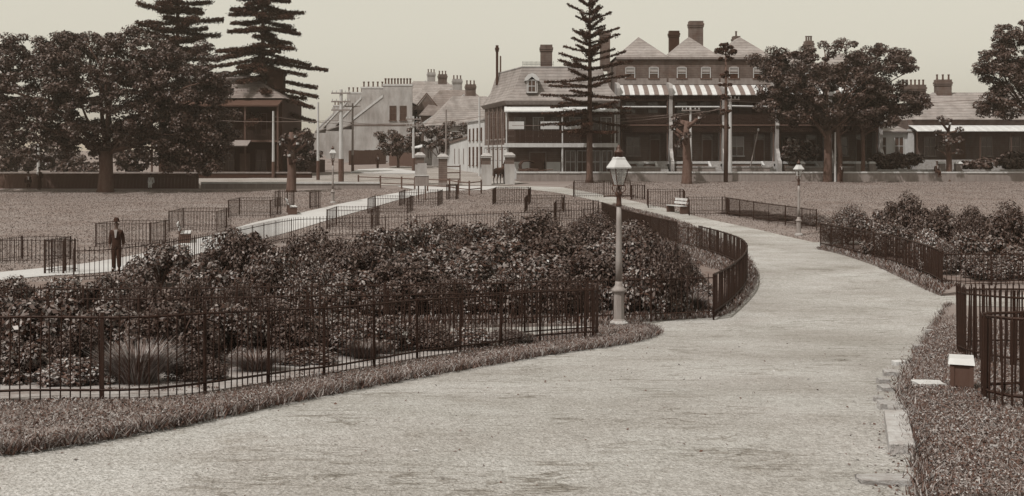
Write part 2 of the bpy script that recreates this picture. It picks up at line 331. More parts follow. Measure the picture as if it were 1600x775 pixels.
# ------------------------------------------------------------------ grass blades
def blades(name, polys, dens, h, wid, m, label, maxd=200, off=.07, seed=3, lean=.5, dfun=None):
    rng = np.random.default_rng(seed); out = []; rn = []
    for poly, k in polys:
        xs = np.array([p[0] for p in poly]); ys = np.array([p[1] for p in poly])
        x0,x1,y0,y1 = xs.min(),xs.max(),ys.min(),min(ys.max(),maxd); n = int((x1-x0)*(y1-y0)*dens*k)
        x = rng.uniform(x0,x1,n); y = rng.uniform(y0,y1,n); ok = inpoly(x,y,poly) & (np.abs(x) < y*.56+3)
        if dfun is not None: ok &= dfun(x,y,rng)
        x, y = x[ok], y[ok]; n = len(x); z = gz(y)+off
        a = rng.uniform(0,2*math.pi,n); hh = h*(.45+.9*rng.random(n)); w = wid*(.6+.8*rng.random(n))
        t = np.stack([np.cos(a),np.sin(a),np.zeros(n)],1); l = np.stack([rng.normal(size=n)*lean,rng.normal(size=n)*lean,np.ones(n)],1)*hh[:,None]
        p = np.stack([x,y,z],1); out.append(np.stack([p-t*w[:,None], p+t*w[:,None], p+l+t*w[:,None]*.25, p+l*1.0-t*w[:,None]*.25],1)); rn.append(rng.random(n))
    return tag(quads(name, np.concatenate(out), np.concatenate(rn), m), label, 'grass', kind='stuff')
near_soil = [Vector(p) for p in near_line[:62]]+[Vector((-5.5,20.2)),Vector((-12,18.4))]
blades('grass', [(verge_poly[:],1.),(vergeR_poly,.8)], 700, .055, .005, 'leafgrass', 'tufted grass on the verges beside the foreground path', maxd=27, lean=.8, dfun=lambda x,y,r: ~inpoly(x,y,near_soil))
def clover():
    rng = np.random.default_rng(5); P_=[]
    for poly, dens in ((verge_poly,3000),(vergeR_poly,2600)):
        xs=[p[0] for p in poly]; ys=[p[1] for p in poly]; n=int((min(max(xs),12)-max(min(xs),-8))*(min(max(ys),25)-min(ys))*dens); x=rng.uniform(max(min(xs),-8),min(max(xs),12),n); y=rng.uniform(min(ys),min(max(ys),25),n)
        ok = inpoly(x,y,poly)&(np.abs(x)<y*.62+3)&(~inpoly(x,y,near_soil)|((np.sin(x*2.1+np.sin(y*1.7))+np.sin(y*3.1+x))>.35))&(rng.random(n)<np.clip(12./y,.25,1)**1.3); P_.append(np.stack([x[ok],y[ok]],1))
    c=np.concatenate(P_); n=len(c); lump=.5+.5*np.sin(c[:,0]*5.3+np.sin(c[:,1]*4.1))*np.sin(c[:,1]*6.2+np.sin(c[:,0]*3.3)*1.4)
    z=gz(c[:,1])+.07+rng.random(n)*(.012+.05*lump); pos=np.stack([c[:,0],c[:,1],z],1); nr=unit(rng.normal(size=(n,3))*.55+np.array((0,0,.9)))
    tag(quads('clover',leafquads(pos,nr,.008+.010*rng.random(n)+.004*(c[:,1]>18),.7,rng),rng.random(n),'leafgrass'),'low clover and weeds covering the path verges','ground cover',kind='stuff')
clover()
def edge_tufts():
    rng = np.random.default_rng(77); out=[]; rn=[]
    for line, side, n in ((verge_front,-1,13000),(verge_tip,-1,1800),(vergeR,1,3600),(bed_edge[:50],0,5000),(bedR_edge,0,3000)):
        e = np.array([(p[0],p[1]) for p in line]); t = rng.random(n)*(len(e)-1); i = t.astype(int); f = (t-i)[:,None]; c = e[i]*(1-f)+e[np.minimum(i+1,len(e)-1)]*f
        ph = np.sin(t*2.3)+np.sin(t*5.1+1); c = c+rng.normal(size=(n,2))*np.array((.06,.05))+np.array((-.02 if side > 0 else .02,-.045 if side < 0 else 0)); keep = rng.random(n) < .62+.25*ph; c = c[keep]; n = len(c)
        a = rng.uniform(0,6.28,n); h = .04+.07*rng.random(n); w = .006+.004*rng.random(n); tt = np.stack([np.cos(a),np.sin(a),np.zeros(n)],1)*w[:,None]
        p = np.stack([c[:,0],c[:,1],gz(c[:,1])+.02+.05*rng.random(n)],1); l = np.stack([rng.normal(size=n)*.6,rng.normal(size=n)*.6-.25,np.ones(n)],1)*h[:,None]
        out.append(np.stack([p-tt,p+tt,p+l+tt*.2,p+l-tt*.2],1)); rn.append(rng.random(n))
    tag(quads('edge_grass',np.concatenate(out),np.concatenate(rn),'leafgrass'),'ragged grass hanging over the edges of the paths','grass',kind='stuff')
edge_tufts()
blades('bed_grass', [(bed_outer+[Vector((3,60)),Vector((5,50)),Vector((7.2,38)),Vector((6.2,31)),Vector((4,27.6)),Vector((-6,25.9)),Vector((-25,24.6))],1.),(bedR_edge+[Vector((13.8,34)),Vector((14.2,42)),Vector((15,50))],1.)], 260, .11, .022, 'leafgrass', 'short rough grass edging the fenced shrub beds', seed=5)
lawn_left = [Vector((-60,37)),Vector((-60,88))]+[Vector((-17,88)),Vector((-11,90))]+left_up[::-1]
lawn_mid = left_lo[10:]+[Vector((0,92))]+bed_edge[::-1][:34]+back_line[::-1]
lawn_right = right_edge+[Vector((40,58.5)),Vector((60,70)),Vector((60,98.3)),Vector((6,98.3))]
blades('lawn_grass', [(lawn_left,1.),(lawn_mid,1.4),(lawn_right,1.)], 60, .045, .02, 'leaflawn', 'mown grass of the park lawns', seed=8, off=.0, lean=.7)

# ------------------------------------------------------------------ iron railings
BARS = {}
def bar_mesh(h, r):
    k = (round(h,2), r)
    if k not in BARS:
        mb = MB(); mb.lathe((0,0,0), [(r,0),(r,h-.05),(.1*r,h)], 5); o = mb.build('bar', 'iron'); COL.objects.unlink(o); BARS[k] = o.data
    return BARS[k]
def railing(name, label, line, h=1., step=.13, post=1.35, single=True, group=None, off=.08, r=.011, tip=.1, rail=.02, postr=.021, lean=.012):
    p0 = line[0]; loc = Vector((p0[0],p0[1],float(gz(p0[1]))+off)); t = thing(name, label, 'fence', loc, 0, group)
    z = lambda p: float(gz(p[1]))+off
    fine = resample(line, .35)+[Vector((line[-1][0],line[-1][1]))]
    for nm, hh in (('top_rail',h),('bottom_rail',.13)):
        mb = MB(loc); pts = [(p.x,p.y,z(p)+hh+.008*math.sin(p.x*3)) for p in fine]; mb.tube(pts, rail*.8, 5); mb.build(nm, 'iron', t)
    bars = resample(line, step); acc = []
    rr = random.Random(len(label))
    for i, p in enumerate(bars):
        hh = h+tip*(1+.1*rr.random())
        if single: 
            b = inst(bar_mesh(h+tip, r), t, (p.x-loc.x,p.y-loc.y,z(p)-loc.z), 0, (1,1,1+rr.uniform(-.015,.02)), 'bar'); b.rotation_euler = (rr.gauss(0,lean),rr.gauss(0,lean),0)
        else: acc.append((p,hh))
    if acc:
        mb = MB(loc)
        for p, hh in acc: mb.tube([(p.x,p.y,z(p)),(p.x,p.y,z(p)+hh)], r, 4)
        tag(mb.build('bars', 'iron', t), kind='stuff')
    if post:
        mbp = MB(); mbp.box(-postr,postr,-postr*.6,postr*.6,-.1,h+tip*.6); src = mbp.build('post', 'iron', t)
        ps = resample(line, post)
        e = Vector((line[-1][0],line[-1][1]))
        if (ps[-1]-e).length > .4: ps.append(e)
        for i, p in enumerate(ps):
            if i == 0: src.location = (p.x-loc.x,p.y-loc.y,z(p)-loc.z)
            else: inst(src, t, (p.x-loc.x,p.y-loc.y,z(p)-loc.z), rr.uniform(0,.3), (1,1,rr.uniform(.99,1.03)), 'post')
    return t
railing('iron_railing', 'long curving iron railing along the foreground path, nearest on the left', near_line, .98, .112, 1.3, tip=.07, r=.0085)
railing('iron_railing', 'iron railing at the rear of the foreground left shrub bed', rear_line, .95, .14, 1.5, tip=.12)
fence2 = smooth_pts([D(1115,26.6),D(1030,26.3),D(940,25.9),D(760,25.2),D(509,24.3),D(250,23.6),D(0,23.2),D(-150,23)])
railing('iron_railing', 'low iron railing across the front of the central shrub bed behind the lamp', fence2, .95, .135, 1.6, tip=.12)
curve = smooth_pts([D(1115,26.6),D(1143,29.5),D(1163,33),D(1167,36.5),D(1158,39.5),D(1140,42),D(1118,44.5),D(1092,47)])
railing('iron_railing', 'dark curved iron railing bulging onto the path at the bend right of lamp', curve, 1.02, .1, 1.2, r=.012, tip=.03, rail=.035)
railing('iron_railing', 'iron railing running down the left side of the gate path, ending above the bend', smooth_pts([D(1058,49.5),D(1030,52),D(1000,55),D(970,58.5),D(940,62.5)]), 1.02, .1, 1.3, single=False, r=.015, tip=.04, rail=.035)
railing('iron_railing', 'short low railing closing the gap above the bend', [D(1060,49.2),D(1076,48.2),D(1091,47.1)], .85, .13, 1.0, single=False, tip=.1)
railing('iron_railing', 'thin iron railing along the back of the central bed beside the lawn', back_line[8:], .95, .16, 1.6, single=False, tip=.12)
railing('iron_railing', 'dark straight iron railing at the right bend, lying between lamp and gap', [D(1282,49.0),D(1325,46.0),D(1364,43.4)], 1.0, .1, 1.2, single=False, r=.012, tip=.03, rail=.035)
railing('iron_railing', 'dark curving iron railing on the right side of the bend below the bushes', smooth_pts([D(1366,42.9),D(1400,40.6),D(1430,38.0),D(1455,35.8),D(1472,33.9)]), 1.02, .1, 1.2, single=True, r=.012, tip=.03, rail=.035)
railing('iron_railing', 'thin pale-backed railing turning right along the edge of right bed', [D(1472,33.9),D(1520,33.8),D(1640,34.0),D(1800,34.4)], .95, .14, 1.5, single=True, tip=.12)
railing('iron_railing', 'low iron railing with hedge behind it, left of the right-hand lamp', smooth_pts([D(1136,66),D(1180,63),D(1225,60.5),D(1262,58.5),D(1276,58)]), 1.0, .11, 1.5, single=False, r=.015, tip=.06, rail=.03)
railing('iron_railing', 'curved iron railing in right foreground beside the white-topped box', smooth_pts([D(1950,14.2),D(1640,13.6),D(1545,13.5),D(1538,13.0),D(1556,12.62),D(1600,12.3),D(1680,12.1),D(1950,11.8)]), 1.0, .13, 1.1, r=.013, tip=.02, rail=.024)
railing('iron_railing', 'tall iron railing behind the white-topped box at right', smooth_pts([D(1900,21.0),D(1640,20.6),D(1510,20.2),D(1498,19.9),D(1500,19.3),D(1530,18.2),D(1640,16.6),D(1900,15.6)]), 1.08, .13, 1.2, r=.014, tip=.14, rail=.022)
# little square guards round the young plants of the lawns
GUARDS = [(-10,70,375,412,'at the left edge beside the path'),(70,99,376,428,'left of the standing man'),(150,235,349,386,'just behind the standing man'),(264,339,330,362,'behind the nearest bench'),
 (357,423,313,340,'between the two left benches'),(430,452,299,324,'behind the second left bench'),(484,494,300,326,'small one left of the gate path'),(511,580,328,358,'right of the gate path, by the bed'),
 (575,636,310,334,'on the left edge of the middle lawn'),(624,684,300,322,'upper left of the middle lawn'),(698,712,289,312,'at the top corner of the middle lawn'),(770,826,296,320,'upper right of the middle lawn'),
 (820,880,309,332,'right edge of the middle lawn'),(866,935,318,345,'right corner of the middle lawn by the bed'),(896,985,285,308,'behind the lantern of the near lamp'),
 (986,1006,290,312,'small one right of the near lantern'),(1013,1070,299,325,'behind the bench right of the gate path'),(1077,1139,312,337,'right of the right-hand bench')]
for (a,b,t,bt,where) in GUARDS:
    g0 = G(a,bt); g1 = G(b,bt); d = g0.y; dep = min(max((b-a)/F*d, .8), 2.2); h = (bt-t)/F*d*.98
    h = max(.85, min(h,1.15))
    ln = [(g0.x,g0.y),(g1.x,g1.y),(g1.x+.2,g1.y+dep),(g0.x+.2,g0.y+dep),(g0.x,g0.y)]
    railing('plant_guard', 'small square iron plant guard '+where, ln, h, .16, (b-a)/F*d*.999 if b-a > 25 else .8, single=False, group='iron plant guards on the lawns', off=0., r=.010, tip=.05, postr=.03, rail=.016)

# ------------------------------------------------------------------ gas lamps
def gas_lamp(name, label, loc, s=1., detail=True, rz=.35):
    t = thing(name, label, 'lamp post', loc, rz, 'gas lamps of the park'); t.scale = (s,s,s)
    MB().lathe((0,0,0), [(.22,-.1),(.22,.05),(.19,.07),(.16,.10)], 8).build('foot', 'stone', t)
    MB().lathe((0,0,0), [(.15,.10),(.13,.14),(.122,.70),(.14,.74)], 8).build('pedestal', 'lamppaint', t)
    MB().lathe((0,0,0), [(.14,.74),(.17,.78),(.17,.81),(.12,.86),(.09,.92),(.084,1.0)], 10).build('collar', 'lamppaint', t, True)
    MB().lathe((0,0,0), [(.082,1.0),(.076,1.5),(.062,2.4),(.054,2.72)], 10).build('shaft', 'lamppaint', t, True)
    MB().lathe((0,0,0), [(.06,2.72),(.075,2.74),(.06,2.8),(.055,2.95),(.085,2.99),(.09,3.03),(.06,3.08),(.035,3.14),(.03,3.22)], 10).build('neck', 'lampiron', t, True)
    mb = MB(); mb.tube([(-.38,0,2.96),(-.34,0,2.96),(.34,0,2.96),(.38,0,2.96)], [.026,.014,.014,.026], 6); mb.build('ladder_bar', 'lampiron', t)
    for k in range(4):
        a = k*math.pi/2+math.pi/4; c, n = math.cos(a), math.sin(a)
        MB().tube([(.05*c,.05*n,3.04),(.13*c,.13*n,3.06),(.17*c,.17*n,3.14),(.13*c,.13*n,3.22)], .013, 5).build('bracket', 'lampiron', t)
        MB().tube([(.115*c,.115*n,3.2),(.235*c,.235*n,3.6)], .012, 5).build('frame_bar', 'lampiron', t)
    for k in range(4):
        a0, a1 = k*math.pi/2+math.pi/4, (k+1)*math.pi/2+math.pi/4
        p = lambda a, r, z: (r*math.cos(a), r*math.sin(a), z)
        MB().add([p(a0,.115,3.21),p(a1,.115,3.21),p(a1,.232,3.6),p(a0,.232,3.6)], [(0,1,2,3)]).build('pane', 'lampglass', t)
    MB().lathe((0,0,0), [(.14,3.19),(.14,3.215),(.115,3.22)], 4, math.pi/4).build('lantern_base', 'lampiron', t)
    MB().lathe((0,0,0), [(.012,3.2),(.012,3.42),(.03,3.44),(.02,3.5)], 6).build('burner', 'lampiron', t)
    MB().lathe((0,0,0), [(.30,3.595),(.305,3.625),(.17,3.80),(.165,3.83),(.13,3.86)], 4, math.pi/4).build('lantern_roof', 'white', t)
    MB().lathe((0,0,0), [(.11,3.86),(.10,3.95),(.125,3.96),(.075,4.01),(.04,4.03),(.05,4.07),(.015,4.14)], 10).build('vent_cap', 'lampiron', t, True)
    return t
gas_lamp('gas_lamp', 'tall gas lamp with pale shaft at the tip of the foreground verge', G(967,512)+Vector((0,0,.07)))
gas_lamp('gas_lamp', 'smaller gas lamp on the verge right of the curved path', G(1248,368)+Vector((0,0,.02)), .92)
gas_lamp('gas_lamp', 'distant gas lamp beside the left gate path under the street poles', G(520,317), .95)

# ------------------------------------------------------------------ white-topped box and loose stones at the right
bx0 = G(1503,619); t = thing('boundary_box', 'low dark box with overhanging white top on right verge', 'box', (bx0.x,bx0.y,bx0.z+.04), -.38)
MB().box(-.125,.125,0,.36,0,.36).build('body', 'timber', t); MB().loft([(-.165,-.03,.36),(.155,-.03,.36),(.155,.42,.36),(-.165,.41,.36)],[(-.148,.05,.425),(.142,.05,.43),(.14,.36,.43),(-.15,.36,.425)]).build('lid', 'white', t)
MB().box(-.14,-.09,-.012,.37,.02,.35).build('corner_post', 'timber', t); MB().box(.09,.14,-.012,.37,.02,.35).build('corner_post', 'timber', t)
def rock(name, label, c, sx, sy, sz, rz, m='stone', seed=0, sink=.35, cat='stone'):
    rr = random.Random(seed); bm = bmesh.new(); bmesh.ops.create_cube(bm, size=1); bmesh.ops.bevel(bm, geom=bm.edges[:], offset=.06, segments=1, affect='EDGES')
    bmesh.ops.subdivide_edges(bm, edges=bm.edges[:], cuts=1, use_grid_fill=True)
    for v in bm.verts: v.co += Vector((rr.uniform(-.05,.05),rr.uniform(-.04,.04),rr.uniform(-.04,.04)))
    me = bpy.data.meshes.new(name); bm.to_mesh(me); bm.free(); me.materials.append(M[m]); o = link(bpy.data.objects.new(name, me))
    o.scale = (sx,sy,sz); o.rotation_euler = (rr.uniform(-.04,.04),rr.uniform(-.04,.04),rz); o.location = (c.x,c.y,c.z+sz*(.5-sink)); return tag(o, label, cat)
def slab(name, label, px0, px1, yf, yb, hz, m='stone', skew=0):
    a, b = G(px0,yf), G(px1,yf); c = G((px0+px1)/2+skew, yb); L = c.y-a.y
    t = MB((a.x,a.y,a.z)); w = b.x-a.x; ox = c.x-(a.x+b.x)/2
    t.hexa([(a.x,a.y,a.z-.1),(b.x,a.y,a.z-.1),(b.x+ox,a.y+L,c.z-.1),(a.x+ox,a.y+L,c.z-.1),(a.x+.012,a.y+.012,a.z+hz),(b.x-.012,a.y+.012,a.z+hz),(b.x+ox-.012,a.y+L-.012,c.z+hz),(a.x+ox+.012,a.y+L-.012,c.z+hz)])
    o = t.build(name, m); o.location = (a.x,a.y,a.z)
    bv = o.modifiers.new('bevel', 'BEVEL'); bv.width = .012; bv.segments = 2
    return tag(o, label, 'stone')
slab('kerb_stone', 'long rectangular kerb stone at the right edge of the path, nearest the viewer', 1388,1433,712,655,.11, skew=-12)
for i, (px,py,w,dp,hh,lab,m) in enumerate([(1452,612,.36,.34,.12,'flat pale slab lying in the grass by the white-topped box','palestone'),(1402,640,.26,.2,.08,'broken stone just behind the long kerb stone','stone'),
    (1398,612,.2,.2,.07,'small broken stone, third from the long kerb stone','stone'),(1405,588,.24,.22,.08,'rough stone at the path edge left of the pale slab','stone'),(1418,572,.22,.16,.08,'pale stone at the top of the broken kerb','palestone'),
    (1400,756,.5,.22,.05,'wide flat stone at the bottom of the frame below the kerb stone','stone'),(1384,628,.12,.1,.06,'small lump of stone on the path beside broken kerb','stone'),(1392,600,.16,.14,.07,'flattish stone left of the broken kerb line','stone'),(1412,648,.18,.2,.09,'squarish stone touching the back of the long kerb stone','stone'),(1436,548,.2,.2,.09,'half buried stone at the verge edge above the broken kerb','stone'),(1452,522,.16,.18,.08,'farthest half buried edging stone at the right verge','stone'),(1553,709,.07,.05,.05,'small white stone lying in the right-hand grass','palestone')]):
    rock('loose_stone', lab, G(px if px > 1425 else px-12,py)+Vector((0,0,.05 if px>1425 else .01)), w, dp, hh*(1 if px > 1425 else 1.5), random.uniform(-.3,.3), m, i+5)
def litter():
    rng = np.random.default_rng(21); n = 2600; V = []; 
    t = rng.random(n); e = np.array([(p.x,p.y) for p in vergeR[6:]]); i = (t*(len(e)-1)).astype(int); f = t*(len(e)-1)-i
    c = e[i]*(1-f[:,None])+e[np.minimum(i+1,len(e)-1)]*f[:,None]; c[:,0] -= np.abs(rng.normal(size=n))*.22-.08; c[:,1] += rng.normal(size=n)*.1
    n2 = 1500; xx = rng.uniform(-6,6,n2); yy = rng.uniform(8,24,n2); ok = inpoly(xx,yy,main_poly); c = np.concatenate([c, np.stack([xx[ok],yy[ok]],1)]); n = len(c)
    pos = np.stack([c[:,0],c[:,1],gz(c[:,1])+.02],1); nr = unit(rng.normal(size=(n,3))*.35+np.array((0,0,1))); s = .006+.018*rng.random(n)**2
    tag(quads('leaf_litter', leafquads(pos,nr,s,.7,rng), rng.random(n), 'litter'), 'fallen leaves and grit scattered along the path edge', 'litter', kind='stuff')
litter()

# ------------------------------------------------------------------ buildings
def window(root, face, pos, u, z, w, h, frame='paletimber', blind=0., sill=True, T=None, bars=True, sillm=None):
    e = .07
    mb = MB(); mb.fbox(face,pos,u-e,u,z,z+h,.0,.06); mb.fbox(face,pos,u+w,u+w+e,z,z+h,.0,.06); mb.fbox(face,pos,u-e,u+w+e,z+h,z+h+e,.0,.063); mb.fbox(face,pos,u,u+w,z+h*.5-.03,z+h*.5+.03,.012,.05)
    if bars: mb.fbox(face,pos,u+w*.5-.02,u+w*.5+.02,z,z+h,.011,.047)
    wn_ = mb.build('window', frame, root, T=T)
    MB().fbox(face,pos,u,u+w,z,z+h,-.02,.009).build('pane', 'glass', wn_, T=T)
    if sill: MB().fbox(face,pos,u-.15,u+w+.15,z-.12,z-.002,.0,.12).build('sill', sillm or frame, wn_, T=T)
    if blind: MB().fbox(face,pos,u+.02,u+w-.02,z+h*(1-blind),z+h-.02,.0095,.0108).build('blind', 'shirt', wn_, T=T)
    return wn_
def chimney(root, x, y, z0, w, d, h, pots=2, m='brick', potm='brick', T=None):
    mb = MB(); mb.box(x-w/2,x+w/2,y-d/2,y+d/2,z0,z0+h-.45); mb.box(x-w/2-.06,x+w/2+.06,y-d/2-.06,y+d/2+.06,z0+h-.62,z0+h-.5)
    mb.box(x-w/2-.09,x+w/2+.09,y-d/2-.09,y+d/2+.09,z0+h-.45,z0+h-.25); mb.box(x-w/2-.02,x+w/2+.02,y-d/2-.02,y+d/2+.02,z0+h-.25,z0+h)
    c = mb.build('chimney', m, root, T=T)
    for i in range(pots):
        px = x if pots == 1 else x-w/2+.16+(w-.32)*i/(pots-1)
        MB().lathe((px,y,z0+h), [(.13,0),(.10,.1),(.09,.42),(.12,.46),(.12,.54)], 8).build('chimney_pot', potm, c, T=T)
    return c
def hip(mb, x0,x1,y0,y1,z0,z1,inset, ov=.3):
    x0-=ov; x1+=ov; y0-=ov; y1+=ov; xm=(x0+x1)/2
    if (x1-x0) <= (y1-y0): r0,r1=(xm,y0+inset,z1),(xm,y1-inset,z1); f=[(0,1,4),(1,2,5,4),(2,3,5),(3,0,4,5)]
    else: ym=(y0+y1)/2; r0,r1=(x0+inset,ym,z1),(x1-inset,ym,z1); f=[(0,1,5,4),(1,2,5),(2,3,4,5),(3,0,4)]
    return mb.add([(x0,y0,z0),(x1,y0,z0),(x1,y1,z0),(x0,y1,z0),r0,r1], f+[(3,2,1,0)])
def lace(mb, x0,x1,y,z0,z1,step=.16):            # cast-iron balcony panel
    mb.box(x0,x1,y-.03,y+.03,z1-.06,z1); mb.box(x0,x1,y-.03,y+.03,z0,z0+.05); mb.box(x0,x1,y-.02,y+.02,(z0+z1)/2-.02,(z0+z1)/2+.02)
    n = int((x1-x0)/step)
    for i in range(n+1):
        x = x0+(x1-x0)*i/n; mb.box(x-.025,x+.025,y-.021,y+.021,z0,z1)
    for i in range(n):
        x = x0+(x1-x0)*(i+.5)/n; mb.box(x-.05,x+.05,y-.012,y+.012,z0+.12,(z0+z1)/2-.06); mb.box(x-.045,x+.045,y-.012,y+.012,(z0+z1)/2+.06,z1-.12)
def striped(root, x0,x1,yf,yb,zf,zb,n, ma='stripelight', mb_='stripedark', lip=.06):
    for i in range(n):
        a, b = x0+(x1-x0)*i/n+.004, x0+(x1-x0)*(i+1)/n-.004; pts=[]
        for k in range(7):
            s=k/6; y=yf+(yb-yf)*s; z=zf+(zb-zf)*(s+.35*s*(1-s)); pts.append((y,z))
        mb=MB(); mb.loft([(a,y,z) for y,z in pts]+[(a,y,z-lip) for y,z in pts[::-1]],[(b,y,z) for y,z in pts]+[(b,y,z-lip) for y,z in pts[::-1]])
        mb.build('roof_panel', ma if i%2==0 else mb_, root)

# --- the three-storey brick terraces
def terrace_house(i, px0, px1, label, YF=104.0):
    zf = CZ-.73; x0 = (px0-800)/F*YF; x1 = (px1-800)/F*YF; w = x1-x0; gzf = float(gz(YF))-zf
    t = thing('terrace_house', label, 'house', (x0,YF,zf), 0, 'row of three-storey brick terraces')
    H = 9.85 if i < 3 else 9.0
    MB().box(.0,w,2.0,12.0,gzf-.3,H).build('wall', 'brick', t)
    MB().box(.1,w-.1,1.93,1.999,7.4,8.0).build('string_band', 'midtimber', t)
    MB().box(.004,w-.004,1.75,2.0,H-.02,H+.2).build('cornice', 'midtimber', t)
    r = MB(); hip(r,.0,w,2.0,10.5,H+.2,H+(2.45 if i < 3 else 1.7),3.0,.12); r.build('roof', 'slate', t)
    # side wing walls with rounded heads and a scroll at the foot
    for nm, xx in (('wing_wall',-.16),)+((('wing_wall',w-.16),) if i == 4 else ()):
        m = MB()
        pro = [(-.1,7.3),(-.3,6.9),(-.3,6.2),(-.12,5.9),(-.12,3.7),(-.3,3.4),(-.12,3.1),(-.12,1.2),(-.55,.75),(-.75,.25),(-1.2,.05),(-1.3,-.2),(-1.3,-1.75),(2.0,-1.75),(2.0,7.6)]
        m.loft([(xx,y,z) for y,z in pro],[(xx+.32,y,z) for y,z in pro]); m.build(nm, 'render', t)
    # verandah
    MB().box(.16,w-.16,.0,2.0,-.25,0).build('verandah_floor', 'stone', t)
    MB().box(.16,w-.16,-.05,2.0,3.35,3.5).build('balcony_floor', 'timber', t)
    for xp in (.3,w-.3):
        MB().lathe((xp,.08,.0),[(.09,0),(.06,.2),(.05,3.0),(.09,3.2),(.09,3.35)],8).build('verandah_post','timber',t)
        MB().lathe((xp,.08,3.5),[(.06,0),(.045,2.5),(.08,2.8)],8).build('verandah_post','timber',t)
    m = MB(); lace(m,.2,w-.2,.03,3.52,4.5); m.build('balcony_railing', 'iron', t)
    m = MB(); lace(m,.2,w-.2,.03,2.75,3.33,.2); m.build('frieze', 'iron', t)
    m = MB(); lace(m,.2,w-.2,.03,5.75,6.22,.2); m.build('frieze', 'iron', t)
    striped(t,.17,w-.17,-.15,1.95,6.32,7.35,10)
    if i < 3: MB().tube([(.4,.1,5.15+.1*(i==2)),(w-.4,.1,5.15)], .09, 8).build('rolled_blind','paletimber',t)
    # openings
    window(t,'F',2.0,1.0,.55,1.25,1.75,'midtimber' if i!=2 else 'paletimber', blind=.5 if i in (1,2) else 0)
    d = MB(); d.fbox('F',2.0,w-1.75,w-1.68,.0,2.5,0,.08); d.fbox('F',2.0,w-.8,w-.73,0,2.5,0,.08); d.fbox('F',2.0,w-1.68,w-.8,2.05,2.12,.002,.078); d.fbox('F',2.0,w-1.75,w-.73,2.5,2.58,0,.083)
    dd = d.build('door_frame','midtimber',t); MB().fbox('F',2.0,w-1.68,w-.8,0,2.05,-.02,.03).build('door','timber',dd); MB().fbox('F',2.0,w-1.68,w-.8,2.12,2.5,-.02,.02).build('fanlight','glass',dd)
    for u in (.9,w-1.9): window(t,'F',2.0,u,3.52,.95,2.2,'timber',sill=False)
    for u in (.95,w-1.75):
        wv = window(t,'F',2.0,u,8.02,.8,.95,'paletimber',blind=.35, bars=False, sillm='timber')
        MB().extr([(u-.1,8.97+.08),(u+.2,9.2),(u+.6,9.2),(u+.9,9.05)],1.945,1.999).build('head','midtimber',wv)
    # raised front garden, steps with sloping copings
    MB().box(.16,w-1.35,-3.0,-2.7,gzf-.3,-.55).build('garden_wall','midtimber',t); MB().box(.1,w-1.3,-3.05,-2.65,-.55,-.45).build('coping','stone',t)
    MB().box(.16,w-1.36,-.25,-.01,gzf-.3,-.22).build('garden_wall','brick',t); MB().box(.13,w-1.34,-.3,.02,-.215,-.08).build('coping','palestone',t)
    for k in range(6):
        MB().box(w-1.3,w-.4,-2.8+k*.47,-2.8+(k+1)*.47+.02,gzf-.2,gzf+.25*(k+1)-.12).build('step','stone',t)
    m = MB(); q=[(-2.9,gzf-.2),(-2.9,gzf+.45),(-.02,.0),(-.02,-.2)]; m.loft([(w-1.55,y,z) for y,z in q],[(w-1.35,y,z) for y,z in q]); m.build('stair_wall','palestone',t)
    return t
terr = ['leftmost of the tall brick terraces, beside the corner hotel','second tall brick terrace from the corner hotel','third tall brick terrace from the corner hotel, with pale window blind','brick terrace mostly behind the spreading fig tree','rightmost brick terrace, hidden behind the fig crown']
th = []
for i, (a,b) in enumerate([(966,1048),(1048,1131),(1131,1214),(1214,1297),(1297,1376)]): th.append(terrace_house(i,a,b,terr[i]))
chimney(th[0],-.75,6,9.0,.95,1.0,4.0,0,'brick'); chimney(th[1],3.4,6.2,10.5,1.35,1.0,3.5,0,'brick'); chimney(th[1],1.7,9.5,10.5,1.0,.8,2.9,0,'darkbrick'); chimney(th[2],3.2,10,10.3,.7,.8,2.6,1); chimney(th[4],.4,9,9.4,.8,.8,2.9,3)

# --- the corner hotel with mansard roof
X0, Y0 = -.3, 102.0; zg = float(gz(101)); hb = thing('corner_hotel', 'corner hotel with slate mansard roof, dormer and long two-storey verandah', 'building', (X0,Y0,zg))
k = CZ-zg; W = 10.0
foot = [(0,0),(W,0),(W,11),(-2.5,11)]
EV = k+4.9
MB().prism(foot,-.3,EV-.35).build('wall','brick',hb)
ins = [(x*1.0,y) for x,y in foot]
def inset(poly, d):
    cx=sum(p[0] for p in poly)/len(poly); cy=sum(p[1] for p in poly)/len(poly)
    return [(x+(d if x<cx else -d), y+(d if y<cy else -d)) for x,y in poly]
MB().loft([(x,y,EV-.35) for x,y in inset(foot,-.15)],[(x,y,EV) for x,y in inset(foot,-.45)]).build('cornice','midtimber',hb)
mr = MB(); a=inset(foot,-.35); b=inset(foot,.6); c=inset(foot,1.25)
mr.loft([(x,y,EV) for x,y in a],[(x,y,EV+1.3) for x,y in b]); mr.loft([(x,y,EV+1.3) for x,y in b],[(x,y,EV+3.2) for x,y in c]); mr.build('roof','slate',hb)
MB().prism(inset(foot,1.2),EV+3.2,EV+3.3).build('roof_curb','render',hb)
m = MB(); m.box(1.3,4.2,1.28,1.32,EV+3.5,EV+3.54)
for i in range(25): x=1.3+i*.12; m.lathe((x,1.3,EV+3.3),[(.012,0),(.012,.35),(.03,.38),(.005,.5)],4)
m.build('roof_cresting','iron',hb)
dz = EV+.75
dm = MB(); dm.box(1.6,2.7,-.05,1.6,dz,dz+1.15); dr = dm.build('dormer','render',hb)
window(dr,'F',-.05,1.83,dz+.1,.62,1.05,'paletimber',sill=True)
q=[(1.45,dz+1.1),(1.5,dz+1.35),(1.8,dz+1.7),(2.15,dz+1.82),(2.5,dz+1.7),(2.8,dz+1.35),(2.85,dz+1.1),(2.55,dz+1.15),(2.15,dz+1.5),(1.75,dz+1.15)]
